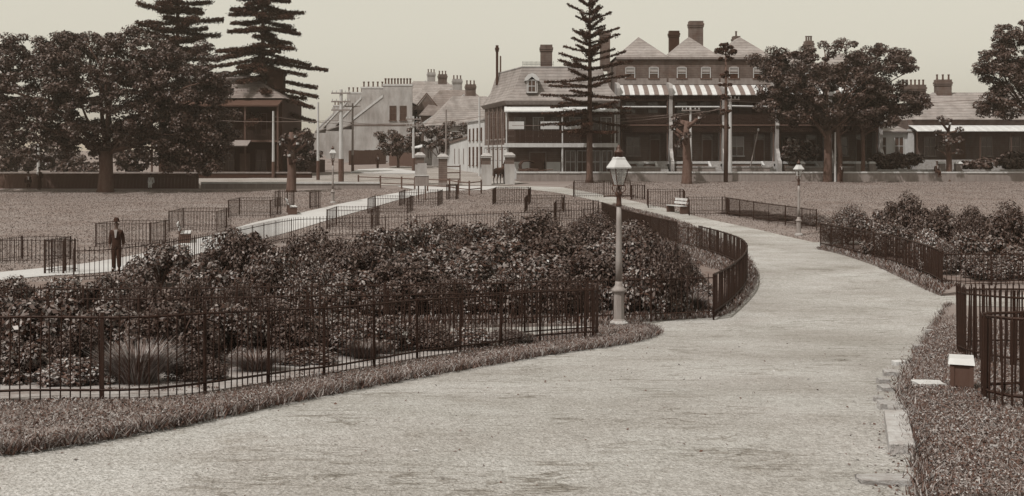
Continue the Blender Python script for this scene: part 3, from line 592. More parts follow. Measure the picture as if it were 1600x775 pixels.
MB().extr(q,-.2,1.9).build('dormer_hood','cream',dr)
chimney(hb,3.55,2.2,EV+2.6,1.1,1.0,2.8,0); chimney(hb,-1.2,8.5,EV+2.0,.25,.25,4.0,0,'darkbrick')
VB = k+.93
MB().box(-.35,W-.05,-2.05,-.005,VB-.16,VB).build('balcony_floor','midtimber',hb)
MB().box(-.4,W-.05,-2.1,-2.052,VB-.35,VB+.02).build('fascia','paletimber',hb)
m = MB(); lace(m,-.3,W-.1,-1.98,VB+.05,VB+1.25,.17); m.build('balcony_railing','iron',hb)
m = MB(); m.hexa([(-.4,-2.2,k+3.78),(W-.05,-2.2,k+3.78),(W-.05,0,k+4.25),(-.4,0,k+4.25),(-.4,-2.2,k+3.9),(W-.05,-2.2,k+3.9),(W-.05,0,k+4.37),(-.4,0,k+4.37)]); m.build('verandah_roof','stripelight',hb)
for xp in (-.2,4.9,W-.3):
    MB().lathe((xp,-1.95,-.1),[(.13,0),(.09,.3),(.085,VB-.1)],8).build('verandah_post','cream',hb); MB().lathe((xp,-1.95,VB),[(.08,0),(.07,2.4),(.1,2.9)],8).build('verandah_post','cream',hb)
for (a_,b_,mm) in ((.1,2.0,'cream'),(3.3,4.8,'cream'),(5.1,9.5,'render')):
    MB().fbox('F',0,a_,b_,.0,1.65 if mm=='cream' else .5,0,.03).build('lit_tone_dado',mm,hb)  # cream panels carry the sunlit strip in their colour; grey panel is plain
d = MB(); d.fbox('F',0,1.9,2.0,0,2.5,0,.09); d.fbox('F',0,3.4,3.5,0,2.5,0,.09); d.fbox('F',0,1.9,3.5,2.5,2.6,0,.092); dd=d.build('door_frame','midtimber',hb); MB().fbox('F',0,2.0,3.4,0,2.5,-.02,.03).build('door','timber',dd)
for u in (5.3,6.4,7.6,8.7): window(hb,'F',0,u,.65,.85,2.0,'paletimber')
for j,u in enumerate((.6,2.3,4.0,5.7,7.4,8.6)): window(hb,'F',0,u,VB+.1,.9,2.3,'paletimber' if j%2 else 'midtimber',sill=False)
for u0,u1 in ((.0,1.4),(2.9,4.6),(5.0,6.6)):
    MB().box(u0,u1,-1.9,-1.88,VB+1.3,VB+2.0).build('canvas_blind','cream' if u0!=5.0 else 'paletimber',hb)
ang = math.atan2(2.5,11); TL = Matrix.Rotation(ang,4,'Z')
for j in range(5):
    u=1.0+j*2.05; window(hb,'L',0,u,VB+.5,.75,2.6,'timber',T=TL,bars=False,sillm='midtimber')
    MB().fbox('L',0,u-.75,u-.4,.0,EV-.4,0,.14).build('pilaster','brick',hb,T=TL)
    wv=window(hb,'L',0,u,.7,.8,2.1,'timber',T=TL,bars=False,sill=False)
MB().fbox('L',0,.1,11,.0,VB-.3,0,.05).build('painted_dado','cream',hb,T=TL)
MB().fbox('L',0,-.05,11,VB-.3,VB-.1,0,.12).build('string_course','palestone',hb,T=TL)
# rear wing and yard wall along the side street
rz = ang; o = Vector((X0-2.55,113.1)); wy = thing('hotel_wing','pale two-storey rear wing adjoining the corner hotel on the side street','building',(o.x,o.y,float(gz(113))),rz)
MB().box(0,6,0,9.5,-.3,5.6).build('wall','cream',wy); MB().hexa([(-.15,-.1,5.6),(6,-.1,5.6),(6,9.7,5.6),(-.15,9.7,5.6),(-.15,-.1,5.75),(6,-.1,6.8),(6,9.7,6.8),(-.15,9.7,5.75)]).build('roof','render',wy)
for u in (1.2,3.4,5.6,7.8): window(wy,'L',0,u,.9,.6,1.9,'timber',bars=False); window(wy,'L',0,u,3.6,.5,1.2,'timber',bars=False)
o2 = o+Vector((-math.sin(rz),math.cos(rz)))*9.7; yw = thing('yard_wall','pale yard wall with sloping top beside the hotel wing','wall',(o2.x,o2.y,float(gz(o2.y))),rz)
MB().loft([(0,0,-.5),(.4,0,-.5),(.4,0,3.7),(0,0,3.7)],[(0,14,-.1),(.4,14,-.1),(.4,14,3.1),(0,14,3.1)]).build('wall','cream',yw)
MB().loft([(-.1,-.05,3.7),(.5,-.05,3.7),(.5,-.05,3.95),(-.1,-.05,3.95)],[(-.1,14.1,3.1),(.5,14.1,3.1),(.5,14.1,3.35),(-.1,14.1,3.35)]).build('coping','brick',yw)
for u in (2.,5.,8.): MB().fbox('L',0,u,u+.35,.8,2.6,0,.02).build('slot','timber',yw)

# --- houses stepping up the side street behind the hotel
def street_house(i, Y, w, dep, ez, rzh, label, gable=False):
    X = -.3-.229*(Y-100)-.6; g = float(gz(Y)); t = thing('street_house', label, 'house', (X,Y,g), rz, 'houses up the side street')
    ez -= g; rzh -= g
    MB().box(0,dep,0,w,-.5,ez).build('wall','brick' if i%2 else 'render',t)
    r = MB()
    if gable: r.loft([(-.3,-.3,ez),(dep+.3,-.3,ez),(dep/2,-.3,rzh)],[(-.3,w,ez),(dep+.3,w,ez),(dep/2,w,rzh)])
    else: hip(r,0,dep,0,w,ez,rzh,3.5,.3)
    r.build('roof','slate' if i!=1 else 'darkslate',t)
    pw = MB(); pw.loft([(-.5,w-.15,ez-.4),(-.5,w-.15,ez+.35),(dep/2,w-.15,rzh+.5),(dep/2,w-.15,ez-.4)],[(-.5,w+.15,ez-.4),(-.5,w+.15,ez+.35),(dep/2,w+.15,rzh+.5),(dep/2,w+.15,ez-.4)]); pw.build('party_wall','palestone',t)
    for u in (1.2,3.6): window(t,'L',0,u,1.,.9,1.7,'paletimber',bars=False); window(t,'L',0,u,ez-2.4,.9,1.6,'paletimber',bars=False)
    window(t,'F',0,2.5,ez-2.3,.9,1.5,'paletimber',bars=False)
    m = MB(); m.hexa([(-1.8,0,ez-2.9),(0,0,ez-2.4),(0,w,ez-2.4),(-1.8,w,ez-2.9),(-1.8,0,ez-2.78),(0,0,ez-2.28),(0,w,ez-2.28),(-1.8,w,ez-2.78)]); m.build('verandah_roof','stripelight',t)
    chimney(t,dep*.55,w*.8,rzh-.6,1.3,.8,2.3,3,'render' if i%2 else 'brick','timber'); return t
street_house(0,140,8,11,CZ+3.6,CZ+7.6,'nearest slate-roofed house on side street, behind the yard wall')
street_house(1,150,8,11,CZ+5.2,CZ+9.0,'second slate-roofed house up the side street')
street_house(2,162,9,11,CZ+6.5,CZ+10.6,'third house up the side street, with ridge chimney')
street_house(3,176,10,12,CZ+8.0,CZ+12.0,'farthest roof stepping up the side street')
gh = P(655,200,150); g = float(gz(158)); t = thing('gabled_house','brick house with a steep front gable facing down the side street','house',((652-800)/F*152,152,g),.08)
e0 = CZ+(240-172)*152/F-g; e1 = CZ+(240-148)*152/F-g
MB().box(0,6.2,0,8,-.5,e0).build('wall','brick',t)
MB().loft([(-.35,-.4,e0),(3.0,-.4,e0),(1.3,-.4,e1)],[(-.35,3,e0),(3,3,e0),(1.3,3,e1)]).build('front_gable','brick',t)
r = MB(); hip(r,0,6.2,.3,8,e0,e1,2.0,.3); r.build('roof','slate',t)
for s_ in (0,1):
    q=[(1.3,e1+.05),(1.3,e1+.3),((-.6,3.2)[s_],e0+.1),((-.6,3.2)[s_],e0-.15)]; MB().extr(q,-.5,-.3).build('barge_board','timber',t)
window(t,'F',0,.6,e0-2.4,1.0,1.6,'paletimber'); window(t,'F',0,3.4,e0-2.4,1.0,1.6,'paletimber')
MB().hexa([(-2.6,-.2,e0-2.9),(0,-.2,e0-1.6),(0,6,e0-1.6),(-2.6,6,e0-2.9),(-2.6,-.2,e0-2.75),(0,-.2,e0-1.45),(0,6,e0-1.45),(-2.6,6,e0-2.75)]).build('verandah_roof','stripelight',t)

# --- the tall pale terraces with ranks of chimney pots
g = float(gz(150))
def pale_terrace(j, px_l, px_r, Y, ytop, yev, label, end=False):
    xl, xr = (px_l-800)/F*Y, (px_r-800)/F*Y; g = float(gz(Y)); w = xr-xl; dep = 14
    t = thing('pale_terrace', label, 'house', (xl,Y,g), 0, 'pale terraces with ranks of chimney pots')
    zt = CZ+(240-ytop)*Y/F-g; ze = CZ+(240-yev)*Y/F-g; xs = w*.50
    q = [(0,-.5),(w,-.5),(w,zt),(xs,zt),(xs,zt-1.5),(0,ze)]
    MB().extr(q,0,.5).build('end_wall','render',t)
    q2 = [(.02,-.5),(w-.02,-.5),(w-.02,zt-2.6),(xs,zt-1.9),(.02,ze-.3)]
    MB().extr(q2,.5,dep).build('wall','brick',t)
    q3 = [(-.6,ze-.45),(xs,zt-1.75),(w+.1,zt-2.4),(w+.1,zt-2.3),(xs,zt-1.55),(-.6,ze-.25)]
    MB().extr(q3,.5,dep).build('roof','slate',t)
    MB().loft([(-.2,-.07,ze-.05),(xs,-.07,zt-1.55),(xs,-.07,zt-1.2),(-.2,-.07,ze+.3)],[(-.2,.56,ze-.05),(xs,.56,zt-1.55),(xs,.56,zt-1.2),(-.2,.56,ze+.3)]).build('coping','palestone',t)
    cb = MB(); cb.box(xs-.06,w+.06,-.06,.9,zt-.01,zt+.25); cs = cb.build('stack_cap','palestone',t)
    n = 9 if end else 5
    for i in range(n): MB().lathe((xs+.3+(w-xs-.6)*i/(n-1),.42,zt+.25),[(.16,0),(.12,.12),(.11,.6),(.16,.66),(.15,.8)],8).build('chimney_pot','timber',cs)
    if end:
        for u in (xs+.95,xs+2.35): window(t,'F',0,u,zt-4.7,.8,1.9,'timber',sill=True,blind=.0)
        MB().box(0,w,-.04,0,ze-.75,ze-.6).build('string_course','brick',t)
    # verandahs on the left front
    MB().hexa([(-2.0,.3,ze-1.2),(0,.3,ze-.5),(0,dep,ze-.5),(-2.0,dep,ze-1.2),(-2.0,.3,ze-1.05),(0,.3,ze-.35),(0,dep,ze-.35),(-2.0,dep,ze-1.05)]).build('verandah_roof','slate',t)
    MB().box(-2.0,-.01,.3,dep,ze-3.9,ze-3.75).build('balcony_floor','paletimber',t)
    MB().box(-2.0,-1.93,.3,dep,ze-3.7,ze-2.8).build('balcony_railing','midtimber',t)
    for yy in (.0,dep*.5,dep-.4):
        MB().box(-2.05,-.01,yy,yy+.3,-.5,ze-1.25).build('fin_wall','render',t)
    return t
pale_terrace(0,553,644,150,134,188,'end terrace with a tall blank pale wall and two upper windows',True)
pale_terrace(1,530,600,166,138,192,'second pale terrace, its stack just behind the blank end wall')
pale_terrace(2,510,574,184,146,196,'third pale terrace, lowest and farthest chimney stack of that row')
pale_terrace(3,496,545,206,166,203,'farthest terrace of the pale row, seen past the tall pole')

# --- the dark two-storey house in the shade on the left
lh = thing('verandah_house','dark two-storey house with deep verandahs in shade of the big fig','house',((286-800)/F*106,106,float(gz(106))),0)
w = (434-286)/F*106; e = CZ+(240-152)*106/F-float(gz(106))
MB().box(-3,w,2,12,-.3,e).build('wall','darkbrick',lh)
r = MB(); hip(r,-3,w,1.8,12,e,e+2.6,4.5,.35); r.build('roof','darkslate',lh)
MB().box(-3.2,w+.1,-.2,2,3.4,3.6).build('balcony_floor','timber',lh)
m = MB(); lace(m,-3,w,-.05,3.62,4.6,.2); m.build('balcony_railing','iron',lh)
MB().hexa([(-3.2,-.3,e-.9),(w+.1,-.3,e-.9),(w+.1,2,e-.2),(-3.2,2,e-.2),(-3.2,-.3,e-.75),(w+.1,-.3,e-.75),(w+.1,2,e-.05),(-3.2,2,e-.05)]).build('verandah_roof','shadeslate',lh)
MB().hexa([(3.0,-1.6,3.0),(6.6,-1.6,3.0),(6.6,-.2,3.5),(3,-.2,3.5),(3.0,-1.6,3.08),(6.6,-1.6,3.08),(6.6,-.2,3.58),(3,-.2,3.58)]).build('awning','midtimber',lh)
for xp in (-3,0,3,6,w): MB().box(xp-.08,xp+.08,-.1,.06,0,e-.85).build('verandah_post','timber',lh)
for u in (-2,.6,3.4,6.6): window(lh,'F',2,u,.6,1.0,2.0,'timber'); window(lh,'F',2,u,4.2,1.0,2.0,'timber')
MB().fbox('F',2,5.0,6.0,0,2.3,0,.05).build('door','timber',lh)
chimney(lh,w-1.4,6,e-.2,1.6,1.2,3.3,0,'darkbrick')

# --- the low cottage on the right
zc = CZ-.6; ch = thing('cottage','low cottage with slate hip roof and pale striped verandah roof','house',((1432-800)/F*106,106,zc))
w = 13.5; e = CZ+(240-187)*108/F-zc; g0 = float(gz(106))-zc
MB().box(0,w,2.2,10,g0-.3,e).build('wall','brick',ch)
r = MB(); hip(r,.6,w+6,2.2,10,e,e+2.9,3.6,.3); r.build('roof','slate',ch)
striped(ch,0,w,-.2,2.15,e-1.15,e-.55,34,'stripelight','cream')
MB().box(0,w,0,2.2,g0,.0).build('verandah_floor','stone',ch)
for xp in (.1,3.2,6.2,9.2,12): MB().lathe((xp,.1,0),[(.09,0),(.05,.2),(.045,e-1.3)],8).build('verandah_post','timber',ch)
for u in (1.6,7.2,10): window(ch,'F',2.2,u,.4,1.0,1.8,'midtimber')
MB().fbox('F',2.2,4.6,5.6,0,2.2,0,.06).build('door','timber',ch)
chimney(ch,2.0,6.4,e+2.0,2.4,.7,1.7,6,'brick','timber'); chimney(ch,4.9,6.0,e+2.2,1.5,.8,2.0,3,'brick','timber')
sw = thing('side_wing','pale rendered wing with arched openings joined to left of the cottage','building',((1330-800)/F*108,108,zc))
MB().box(0,6.2,0,8,g0-.3,2.7).build('wall','cream',sw); MB().hexa([(-.2,-.3,2.7),(6.3,-.3,2.7),(6.3,8,2.7),(-.2,8,2.7),(-.2,-.3,2.8),(6.3,-.3,2.8),(6.3,8,4.2),(-.2,8,4.2)]).build('roof','slate',sw)
for u in (1.0,2.6,4.3): window(sw,'F',0,u,.5,.8,1.7,'paletimber')
MB().box(5.5,6.1,-.25,-.005,g0,3.0).build('pilaster','palestone',sw)

# ------------------------------------------------------------------ boundary walls, gate pillars, street poles
def dwarf_wall(label, x0, x1, Y, h, m='midtimber', cop='palestone', step=1.9, th=.35):
    t = thing('dwarf_wall', label, 'wall', (x0,Y,float(gz(Y)))); MB().box(0,x1-x0,0,th,-.3,h-.14).build('wall_body',m,t)
    n = int((x1-x0)/step); L = (x1-x0)/n; src = None
    for i in range(n):
        if src is None: src = MB().box(.008,L-.008,-.06,th+.06,h-.138,h).build('coping_stone',cop,t)
        else: inst(src,t,(i*L,random.uniform(-.015,.015),random.uniform(-.006,.006)),0,(1,1,1),'coping_stone')
    return t
dwarf_wall('long low wall with pale coping along the right lawn',.4,62,98.6,.88)
dwarf_wall('low wall with pale coping along the left lawn by the gate',-25.4,-10.8,89.6,.55)
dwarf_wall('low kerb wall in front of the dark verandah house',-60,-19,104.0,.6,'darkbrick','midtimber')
dwarf_wall('low garden wall in front of the cottage',29,62,101.4,.95,'midtimber','stone')
for j,(px,lab) in enumerate([(1252,'stone gate pier left of the two fig trunks'),(1341,'stone gate pier just left of the slender trunk'),(1362,'stone gate pier just right of the slender trunk'),(1471,'stone gate pier left of the pollard by the cottage'),(1497,'stone gate pier right of the pollard by the cottage')]):
    x = (px-800)/F*100.8; t = thing('gate_pier',lab,'pier',(x,100.8,float(gz(100.8))),0,'stone gate piers by the cottage')
    MB().box(-.28,.28,-.25,.25,-.2,1.5).build('shaft','midtimber',t); MB().loft([(-.36,-.33,1.5),(.36,-.33,1.5),(.36,.33,1.5),(-.36,.33,1.5)],[(-.2,-.2,1.7),(.2,-.2,1.7),(.2,.2,1.7),(-.2,.2,1.7)]).build('cap','palestone',t)
for px,yb,yt,lab in [(656,289,238,'leftmost brick gate pillar'),(692,290,240,'second brick gate pillar from the left, by the wicket'),(760,289,239,'third brick gate pillar, left of the horse'),(796,288,238,'rightmost brick gate pillar, right of the horse')]:
    p = G(px,yb); h = (yb-yt)/F*p.y; t = thing('gate_pillar',lab,'pillar',p,.1,'brick pillars of the park gate')
    pz = .25 if px == 692 else 1.75; MB().box(-.41,.41,-.41,.41,-.2,pz).build('plinth','midtimber' if px in (692,) else 'render',t); MB().box(-.36,.36,-.36,.36,pz,h-.42).build('shaft','brick',t)
    m = MB(); m.box(-.46,.46,-.46,.46,h-.42,h-.26); m.loft([(-.5,-.5,h-.26),(.5,-.5,h-.26),(.5,.5,h-.26),(-.5,.5,h-.26)],[(-.2,-.2,h),(.2,-.2,h),(.2,.2,h),(-.2,.2,h)]); m.build('cap','stone',t)
p = G(706,287); t = thing('wicket_gate','open timber wicket gate between the middle gate pillars','gate',p,.25)
for z in (.35,.9,1.45): MB().box(-.6,.75,-.03,.03,z,z+.1).build('rail','timber',t)
for x in (-.6,.68): MB().box(x,x+.09,-.05,.05,0,1.65).build('stile','timber',t)
p = G(659,312); t = thing('notice_box','pale notice box on two posts in front of the left gate pillar','sign',p,.05)
for x in (-.28,.2): MB().box(x,x+.09,-.05,.05,-.1,1.0).build('leg','timber',t)
MB().box(-.5,.5,-.18,.18,1.0,1.7).build('box','midtimber',t); MB().box(-.3,.36,-.12,.12,1.7,2.6).build('board','render',t); MB().box(-.53,.53,-.21,.21,1.7,1.76).build('ledge','palestone',t)
def rails(label, pts, h, m='timber', nr=2, step=2.2, name='rail_fence'):
    line = [Vector((q.x,q.y)) for q in pts]; loc = pts[0]; t = thing(name,label,'fence',loc); fine = resample(line,step)+[line[-1]]
    for q in fine: MB(loc).box(q.x-.06,q.x+.06,q.y-.06,q.y+.06,float(gz(q.y))-.1,float(gz(q.y))+h+.1).build('post',m,t)
    for k_ in range(nr):
        z = h*(k_+1)/nr-.06
        MB(loc).tube([(q.x,q.y,float(gz(q.y))+z) for q in fine],.045,5).build('rail',m,t)
rails('dark post and rail fence between the gate pillars',[G(668,299),G(700,300),G(727,306),G(752,303)],1.0)
rails('post and rail fence by the left gate pillar',[G(560,292),G(610,294),G(648,296)],.9)
def paling(label, a, b, h, m):
    L = (b-a).length; rzz = math.atan2(b.y-a.y,b.x-a.x); t = thing('paling_fence',label,'fence',a,rzz); n = int(L/.282); src=None; dz=(b.z-a.z)/n
    for z in (.3,h-.3): MB().hexa([(0,.03,z),(L,.03,z+b.z-a.z),(L,.08,z+b.z-a.z),(0,.08,z),(0,.03,z+.1),(L,.03,z+.1+b.z-a.z),(L,.08,z+.1+b.z-a.z),(0,.08,z+.1)]).build('rail',m,t)
    for i_ in range(n):
        if src is None: src = MB().box(0,.27,0,.03,-.2,h).build('paling',m,t)
        else: inst(src,t,(i_*.282,0,i_*dz+random.uniform(-.04,.04)),0,(1,1,1),'paling')
paling('dark paling fence at the foot of the blank pale wall',D(545,143),D(606,146),1.9,'timber')
paling('dark paling fence right of the street tree',D(608,141),D(652,138),1.8,'timber')
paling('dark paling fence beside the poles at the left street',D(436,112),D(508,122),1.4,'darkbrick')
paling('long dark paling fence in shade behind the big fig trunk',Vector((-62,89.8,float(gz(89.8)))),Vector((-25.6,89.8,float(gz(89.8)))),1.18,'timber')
sheet('footpath', [D(548,117),D(600,113.5),D(652,113),D(652,119),D(628,128),D(600,131),D(560,127)], .14, 'road', skirt=.16)
def pole(label, px, Y, ytop, r=.13, arms=0, m='paletimber', base=True, lean=0):
    p = D(px,Y); h = CZ+(240-ytop)*Y/F-p.z; t = thing('street_pole',label,'pole',p,0,'timber poles in the streets')
    if base: MB().lathe((0,0,-.1),[(r*1.25,0),(r*1.2,h*.26)],8).build('tarred_base','timber',t)
    MB().lathe((0,0,h*.26-.1 if base else -.1),[(r,0),(r*.7,h*(.74 if base else 1))],8).build('shaft',m,t)
    for a in range(arms):
        z = h-.5-a*.75; MB().box(-.85,.85,-.2,-.09,z,z+.12).build('cross_arm','midtimber',t)
        for x in (-.75,-.4,.4,.75): MB().lathe((x,-.145,z+.12),[(.03,0),(.05,.08),(.03,.2)],6).build('insulator','palestone',t)
    return t
pole('tall pole with three cross arms left of the pale terraces',533,97.5,138,.2,3); pole('plain pole beside the second Norfolk pine',497,100.5,158,.13); pole('pale pole in front of the dark verandah house',427,103.9,172,.13)
pole('pole standing against the blank pale end wall',551,120,160,.13,1,'midtimber'); pole('pole left of the gabled house',646,122,180,.15,2); pole('pole by the second gate pillar',697,110,170,.10,0,'midtimber',False)
pole('pole in front of the hotel wing',749,108,150,.12,0,'paletimber',False); pole('slim pole beside the hotel corner',763,99,178,.07,0,'midtimber',False); pole('pale pole right of the bushy pollard before the terraces',1079,100,165,.14,1)
pole('thick pale pole beside the thin young pine',1141,100,148,.19,1,'paletimber',False); pole('white pole between the two fig trunks',1305,97.9,205,.1,0,'paletimber',False); pole('pale thin post far left beside the fig',60,98,222,.16,0,'paletimber',False)
pole('slender flagstaff rising behind the hotel roof',782,118,86,.12,0,'timber',False)
p = D(1168,101.5); t = thing('leaning_prop','thin pole with pale tip leaning in a terrace front garden','pole',(p.x,p.y,p.z)); MB().tube([(0,0,0),(1.0,0,4.6)],.05,6).build('shaft','midtimber',t); MB().lathe((1.0,0,4.6),[(.09,-.1),(.1,.05),(.02,.15)],6).build('tip','white',t)
def wire(label, pts, r=.022):
    out=[]
    for a,b in zip(pts[:-1],pts[1:]):
        for k in range(10):
            s=k/10; q=a.lerp(b,s); q.z-=.5*4*s*(1-s); out.append(q)
    out.append(pts[-1]); o = MB(out[0]).tube(out,r,4).build('overhead_wire','wire'); o.location=out[0]; return tag(o,label,'wire',kind=None)
wire('upper overhead wire crossing in front of the dark verandah house',[P(150,172,102),P(533,188,97.5)]); wire('overhead wire from the tall cross-armed pole to the gate',[P(533,190,97.5),P(749,182,106)])
wire('overhead wire running in front of the corner hotel',[P(749,182,106),P(1079,176,99.9)]); wire('overhead wire in front of the brick terraces',[P(1079,172,99.9),P(1141,158,99.8),P(1600,150,96)])
wire('overhead wire crossing the hotel balcony',[P(800,196,98.5),P(1141,168,99.8)])
wire('lower overhead wire across the left street',[P(427,182,103.8),P(646,190,121.8)])

# ------------------------------------------------------------------ trees
def limb(mb, a, b, r0, r1, bend=.12, n=5, seed=0):
    rr = random.Random(seed); a, b = Vector(a), Vector(b); L = (b-a).length; o = Vector((rr.uniform(-1,1),rr.uniform(-1,1),rr.uniform(.1,1)))*L*bend
    pts = [a.lerp(b,k/n)+o*math.sin(math.pi*k/n)+Vector((rr.uniform(-1,1),rr.uniform(-1,1),rr.uniform(-1,1)))*L*.015*(0<k<n) for k in range(n+1)]
    mb.tube(pts,[r0+(r1-r0)*k/n for k in range(n+1)],7)
def fig(label, px, yb, lobes, trunk_r, fork, ncl, per, lsize, crad, seed, group='broad fig trees', nlimb=16, m='leaf', depth=.9, trunks=None, bark='bark', name='fig_tree', base=None):
    rng = np.random.default_rng(seed); b = base or G(px,yb); Y = b.y; t = thing(name,label,'tree',b,0,group)
    C = []
    areas = np.array([l[2]*l[3] for l in lobes],float); areas /= areas.sum()
    for l,a in zip(lobes,areas):
        n = max(2,int(ncl*a)); c = P(l[0],l[1],Y+(l[4] if len(l)>4 else 0)); rx, rz_ = l[2]/F*Y, l[3]/F*Y; ry = max(rx*depth,rz_)
        u = unit(rng.normal(size=(n,3))); r = rng.random((n,1))**.33; r = .35+.72*r
        C.append(np.array(c)[None]+u*r*np.array((rx,ry,rz_))*(1-crad*.35/max(rx,.1)))
    C = np.concatenate(C)-np.array(b); rad = crad*(.55+.8*rng.random(len(C)))
    V, rn = clumps(C,rad,per,lsize,.62,.5,rng); quads('crown',V,rn,m,t)
    mb = MB(); fz = fork
    for (dx,rr0,tz) in (trunks or [(0,trunk_r,fz)]):
        mb.tube([(dx,0,-.3),(dx,0,.25),(dx+.05,0,tz*.5),(dx*.8,0,tz)],[rr0*1.5,rr0*1.1,rr0*.92,rr0*.95],10)
        idx = rng.choice(len(C),min(nlimb,len(C)),replace=False)
        for j,i in enumerate(idx): limb(mb,(dx*.8,0,tz-.15-.9*rng.random()*(j%3==0)),C[i],rr0*.34*(.6+.6*rng.random()),.04,.12,5,seed*31+j)
    mb.build('trunk',bark,t,True); return t
fig('huge spreading fig tree with dense dark crown on the left lawn',165,300,[(60,140,75,62),(130,95,75,45),(215,95,70,45),(285,120,62,60),(170,165,110,65),(60,195,62,42),(300,170,45,60),(255,190,70,45),(25,110,45,42),(120,215,60,32),(330,150,18,50),(110,70,40,22),(40,70,40,20),(190,62,40,18),(300,220,45,38),(245,230,38,28),(-30,150,60,70),(60,225,60,30),(175,120,110,55),(200,210,60,25),(325,215,36,45),(280,245,40,24),(335,120,28,40),(345,195,26,50),(315,255,40,20)],.58,3.2,980,170,.105,.68,3,nlimb=18)
fig('wide fig tree with two close trunks before the brick terraces',1293,284,[(1230,120,52,48),(1300,95,75,32),(1370,110,60,40),(1300,150,90,42),(1380,165,60,30),(1225,165,42,28),(1420,165,36,22),(1200,95,30,20),(1330,185,70,16),(1400,95,36,20),(1260,185,50,16)],.42,4.0,430,180,.105,.62,5,nlimb=13,trunks=[(0,.38,4.6),(1.05,.26,4.9)])
fig('slender-trunked tree half merged with the wide fig on its right',1348,283,[(1350,160,40,30),(1385,175,40,22)],.2,4.6,64,180,.105,.62,6,nlimb=7)
fig('fig crown leaning in from the right edge of the picture',1650,285,[(1600,85,50,40),(1570,110,40,35),(1595,150,55,32),(1560,165,35,22),(1660,110,70,65),(1590,55,36,22),(1545,100,22,26)],.6,3.5,300,180,.105,.66,7,nlimb=22)
for j,(px,yc,rx,rz_,Y,lab) in enumerate([(622,220,30,27,135,'dark street tree below the pale blank wall'),(690,212,42,27,136,'leafy street tree in front of the side-street roofs'),(25,250,30,26,120,'bushy tree at far left beyond the fig'),(80,240,32,30,128,'pale bushy tree left of the fig trunk beyond the wall'),(205,250,26,24,112,'bush right of the fig trunk beside the dark house'),(462,225,26,34,112,'dense dark tree between dark house and poles'),(478,250,22,16,110,'low dark bush at the foot of the poles'),(120,262,30,18,116,'low bush directly behind the fig trunk'),(1250,235,26,20,102.5,'leafy garden bush left of the two fig trunks'),(1388,252,28,12,102.5,'low garden bush behind the slender trunk'),(1420,250,22,10,102.5,'low garden bush by the cottage wing'),(1530,258,30,9,102.5,'low garden hedge before the cottage verandah'),(1585,252,26,14,102.5,'bush at the right end of cottage garden'),(-40,215,60,50,125,'tall tree beyond the left edge behind the fig')]):
    zb = float(gz(Y)); bb = Vector(((px-800)/F*Y,Y,zb))
    fig(lab,px,0,[(px-rx*.4,yc,rx*.65,rz_*.9),(px+rx*.35,yc-rz_*.1,rx*.7,rz_*.85),(px,yc+rz_*.3,rx*.9,rz_*.6)],.16,1.0,int(14+rx*rz_/28),110,.17,.62,40+j,'bushes and trees beyond the park walls',6,m='leaf' if j not in (3,1,8) else 'leafshrub',name='street_tree' if rz_>18 else 'garden_bush',base=bb)
def pine(label, px, Y, ytop, ylow, wlow, seed, tiers=20, dens=1., tr=.33, droop=-.06, base=None, power=.75, up=.1, curl=.06, fat=.19, ls=.09):
    rng = np.random.default_rng(seed); b = D(px,Y); t = thing('norfolk_pine',label,'tree',b,0,'Norfolk pines')
    H = CZ+(240-ytop)*Y/F-b.z; zl = CZ+(240-ylow)*Y/F-b.z; rl = wlow/F*Y
    mb = MB(); mb.tube([(0,0,-.3),(0,0,.5),(0.04,0,H*.5),(0,0,H)],[tr*1.4,tr,tr*.62,.03],8); V=[]; RN=[]
    for k in range(tiers):
        s = k/(tiers-1); z = zl+(H-zl)*s**.94*.985; L0 = rl*(1-s)**power+.25; nb = 5+(k%2); ph = rng.uniform(0,6.28)
        for j in range(nb):
            if rng.random() < .14: continue
            a = ph+2*math.pi*j/nb+rng.normal()*.2; L = L0*rng.uniform(.5,1.12); c, s_ = math.cos(a), math.sin(a); dr = droop*(1-s)+up*s+rng.normal()*.07
            z1 = z+rng.normal()*.12
            def at(u): return np.stack([c*L*u,s_*L*u,z1+L*(dr*u+curl*u*u)],-1)
            pts = at(np.linspace(0,1,5)); mb.tube([tuple(p) for p in pts],[.06*(1-s)+.025,.045,.035,.025,.012],4)
            n = int(L*95*dens)+14; u = rng.random(n)**.75*.9+.1; p = at(u); q_ = rng.integers(0,int(L*5)+3,n)/(int(L*5)+3)   # sprays of needles set along the bough
            u2 = np.clip(q_+rng.normal(size=n)*.018,0.08,1.); p = np.where((rng.random(n) < .6)[:,None], at(u2), p)
            lat = rng.normal(size=n)*fat*(1.2-u*.6)*min(1.5,L*.45+.2); p = p+np.stack([-s_*lat,c*lat,rng.normal(size=n)*fat*.4+.03],-1)
            nr = unit(rng.normal(size=(n,3))*.7+np.array((0,0,.6))); V.append(leafquads(p,nr,ls+ls*rng.random(n),.4,rng)); RN.append(rng.random(n))
    mb.build('trunk','bark',t,True); quads('crown',np.concatenate(V),np.concatenate(RN),'leafpine',t); return t
pine('tall Norfolk pine rising behind the big fig',277,114,-190,130,78,2,22,2.8,fat=.30,ls=.09,power=.75,droop=-.15,up=.15,curl=.12)
pine('tall Norfolk pine with drooping lower boughs over the dark house',410,112,-110,160,106,4,23,2.3,fat=.24,droop=-.34,power=.72,up=.1,curl=.05)
pine('Norfolk pine with clear trunk standing before the corner hotel',921,97,-30,205,82,9,19,1.5,fat=.13,ls=.068,tr=.3,power=.62,droop=-.16,up=.6,curl=.05)
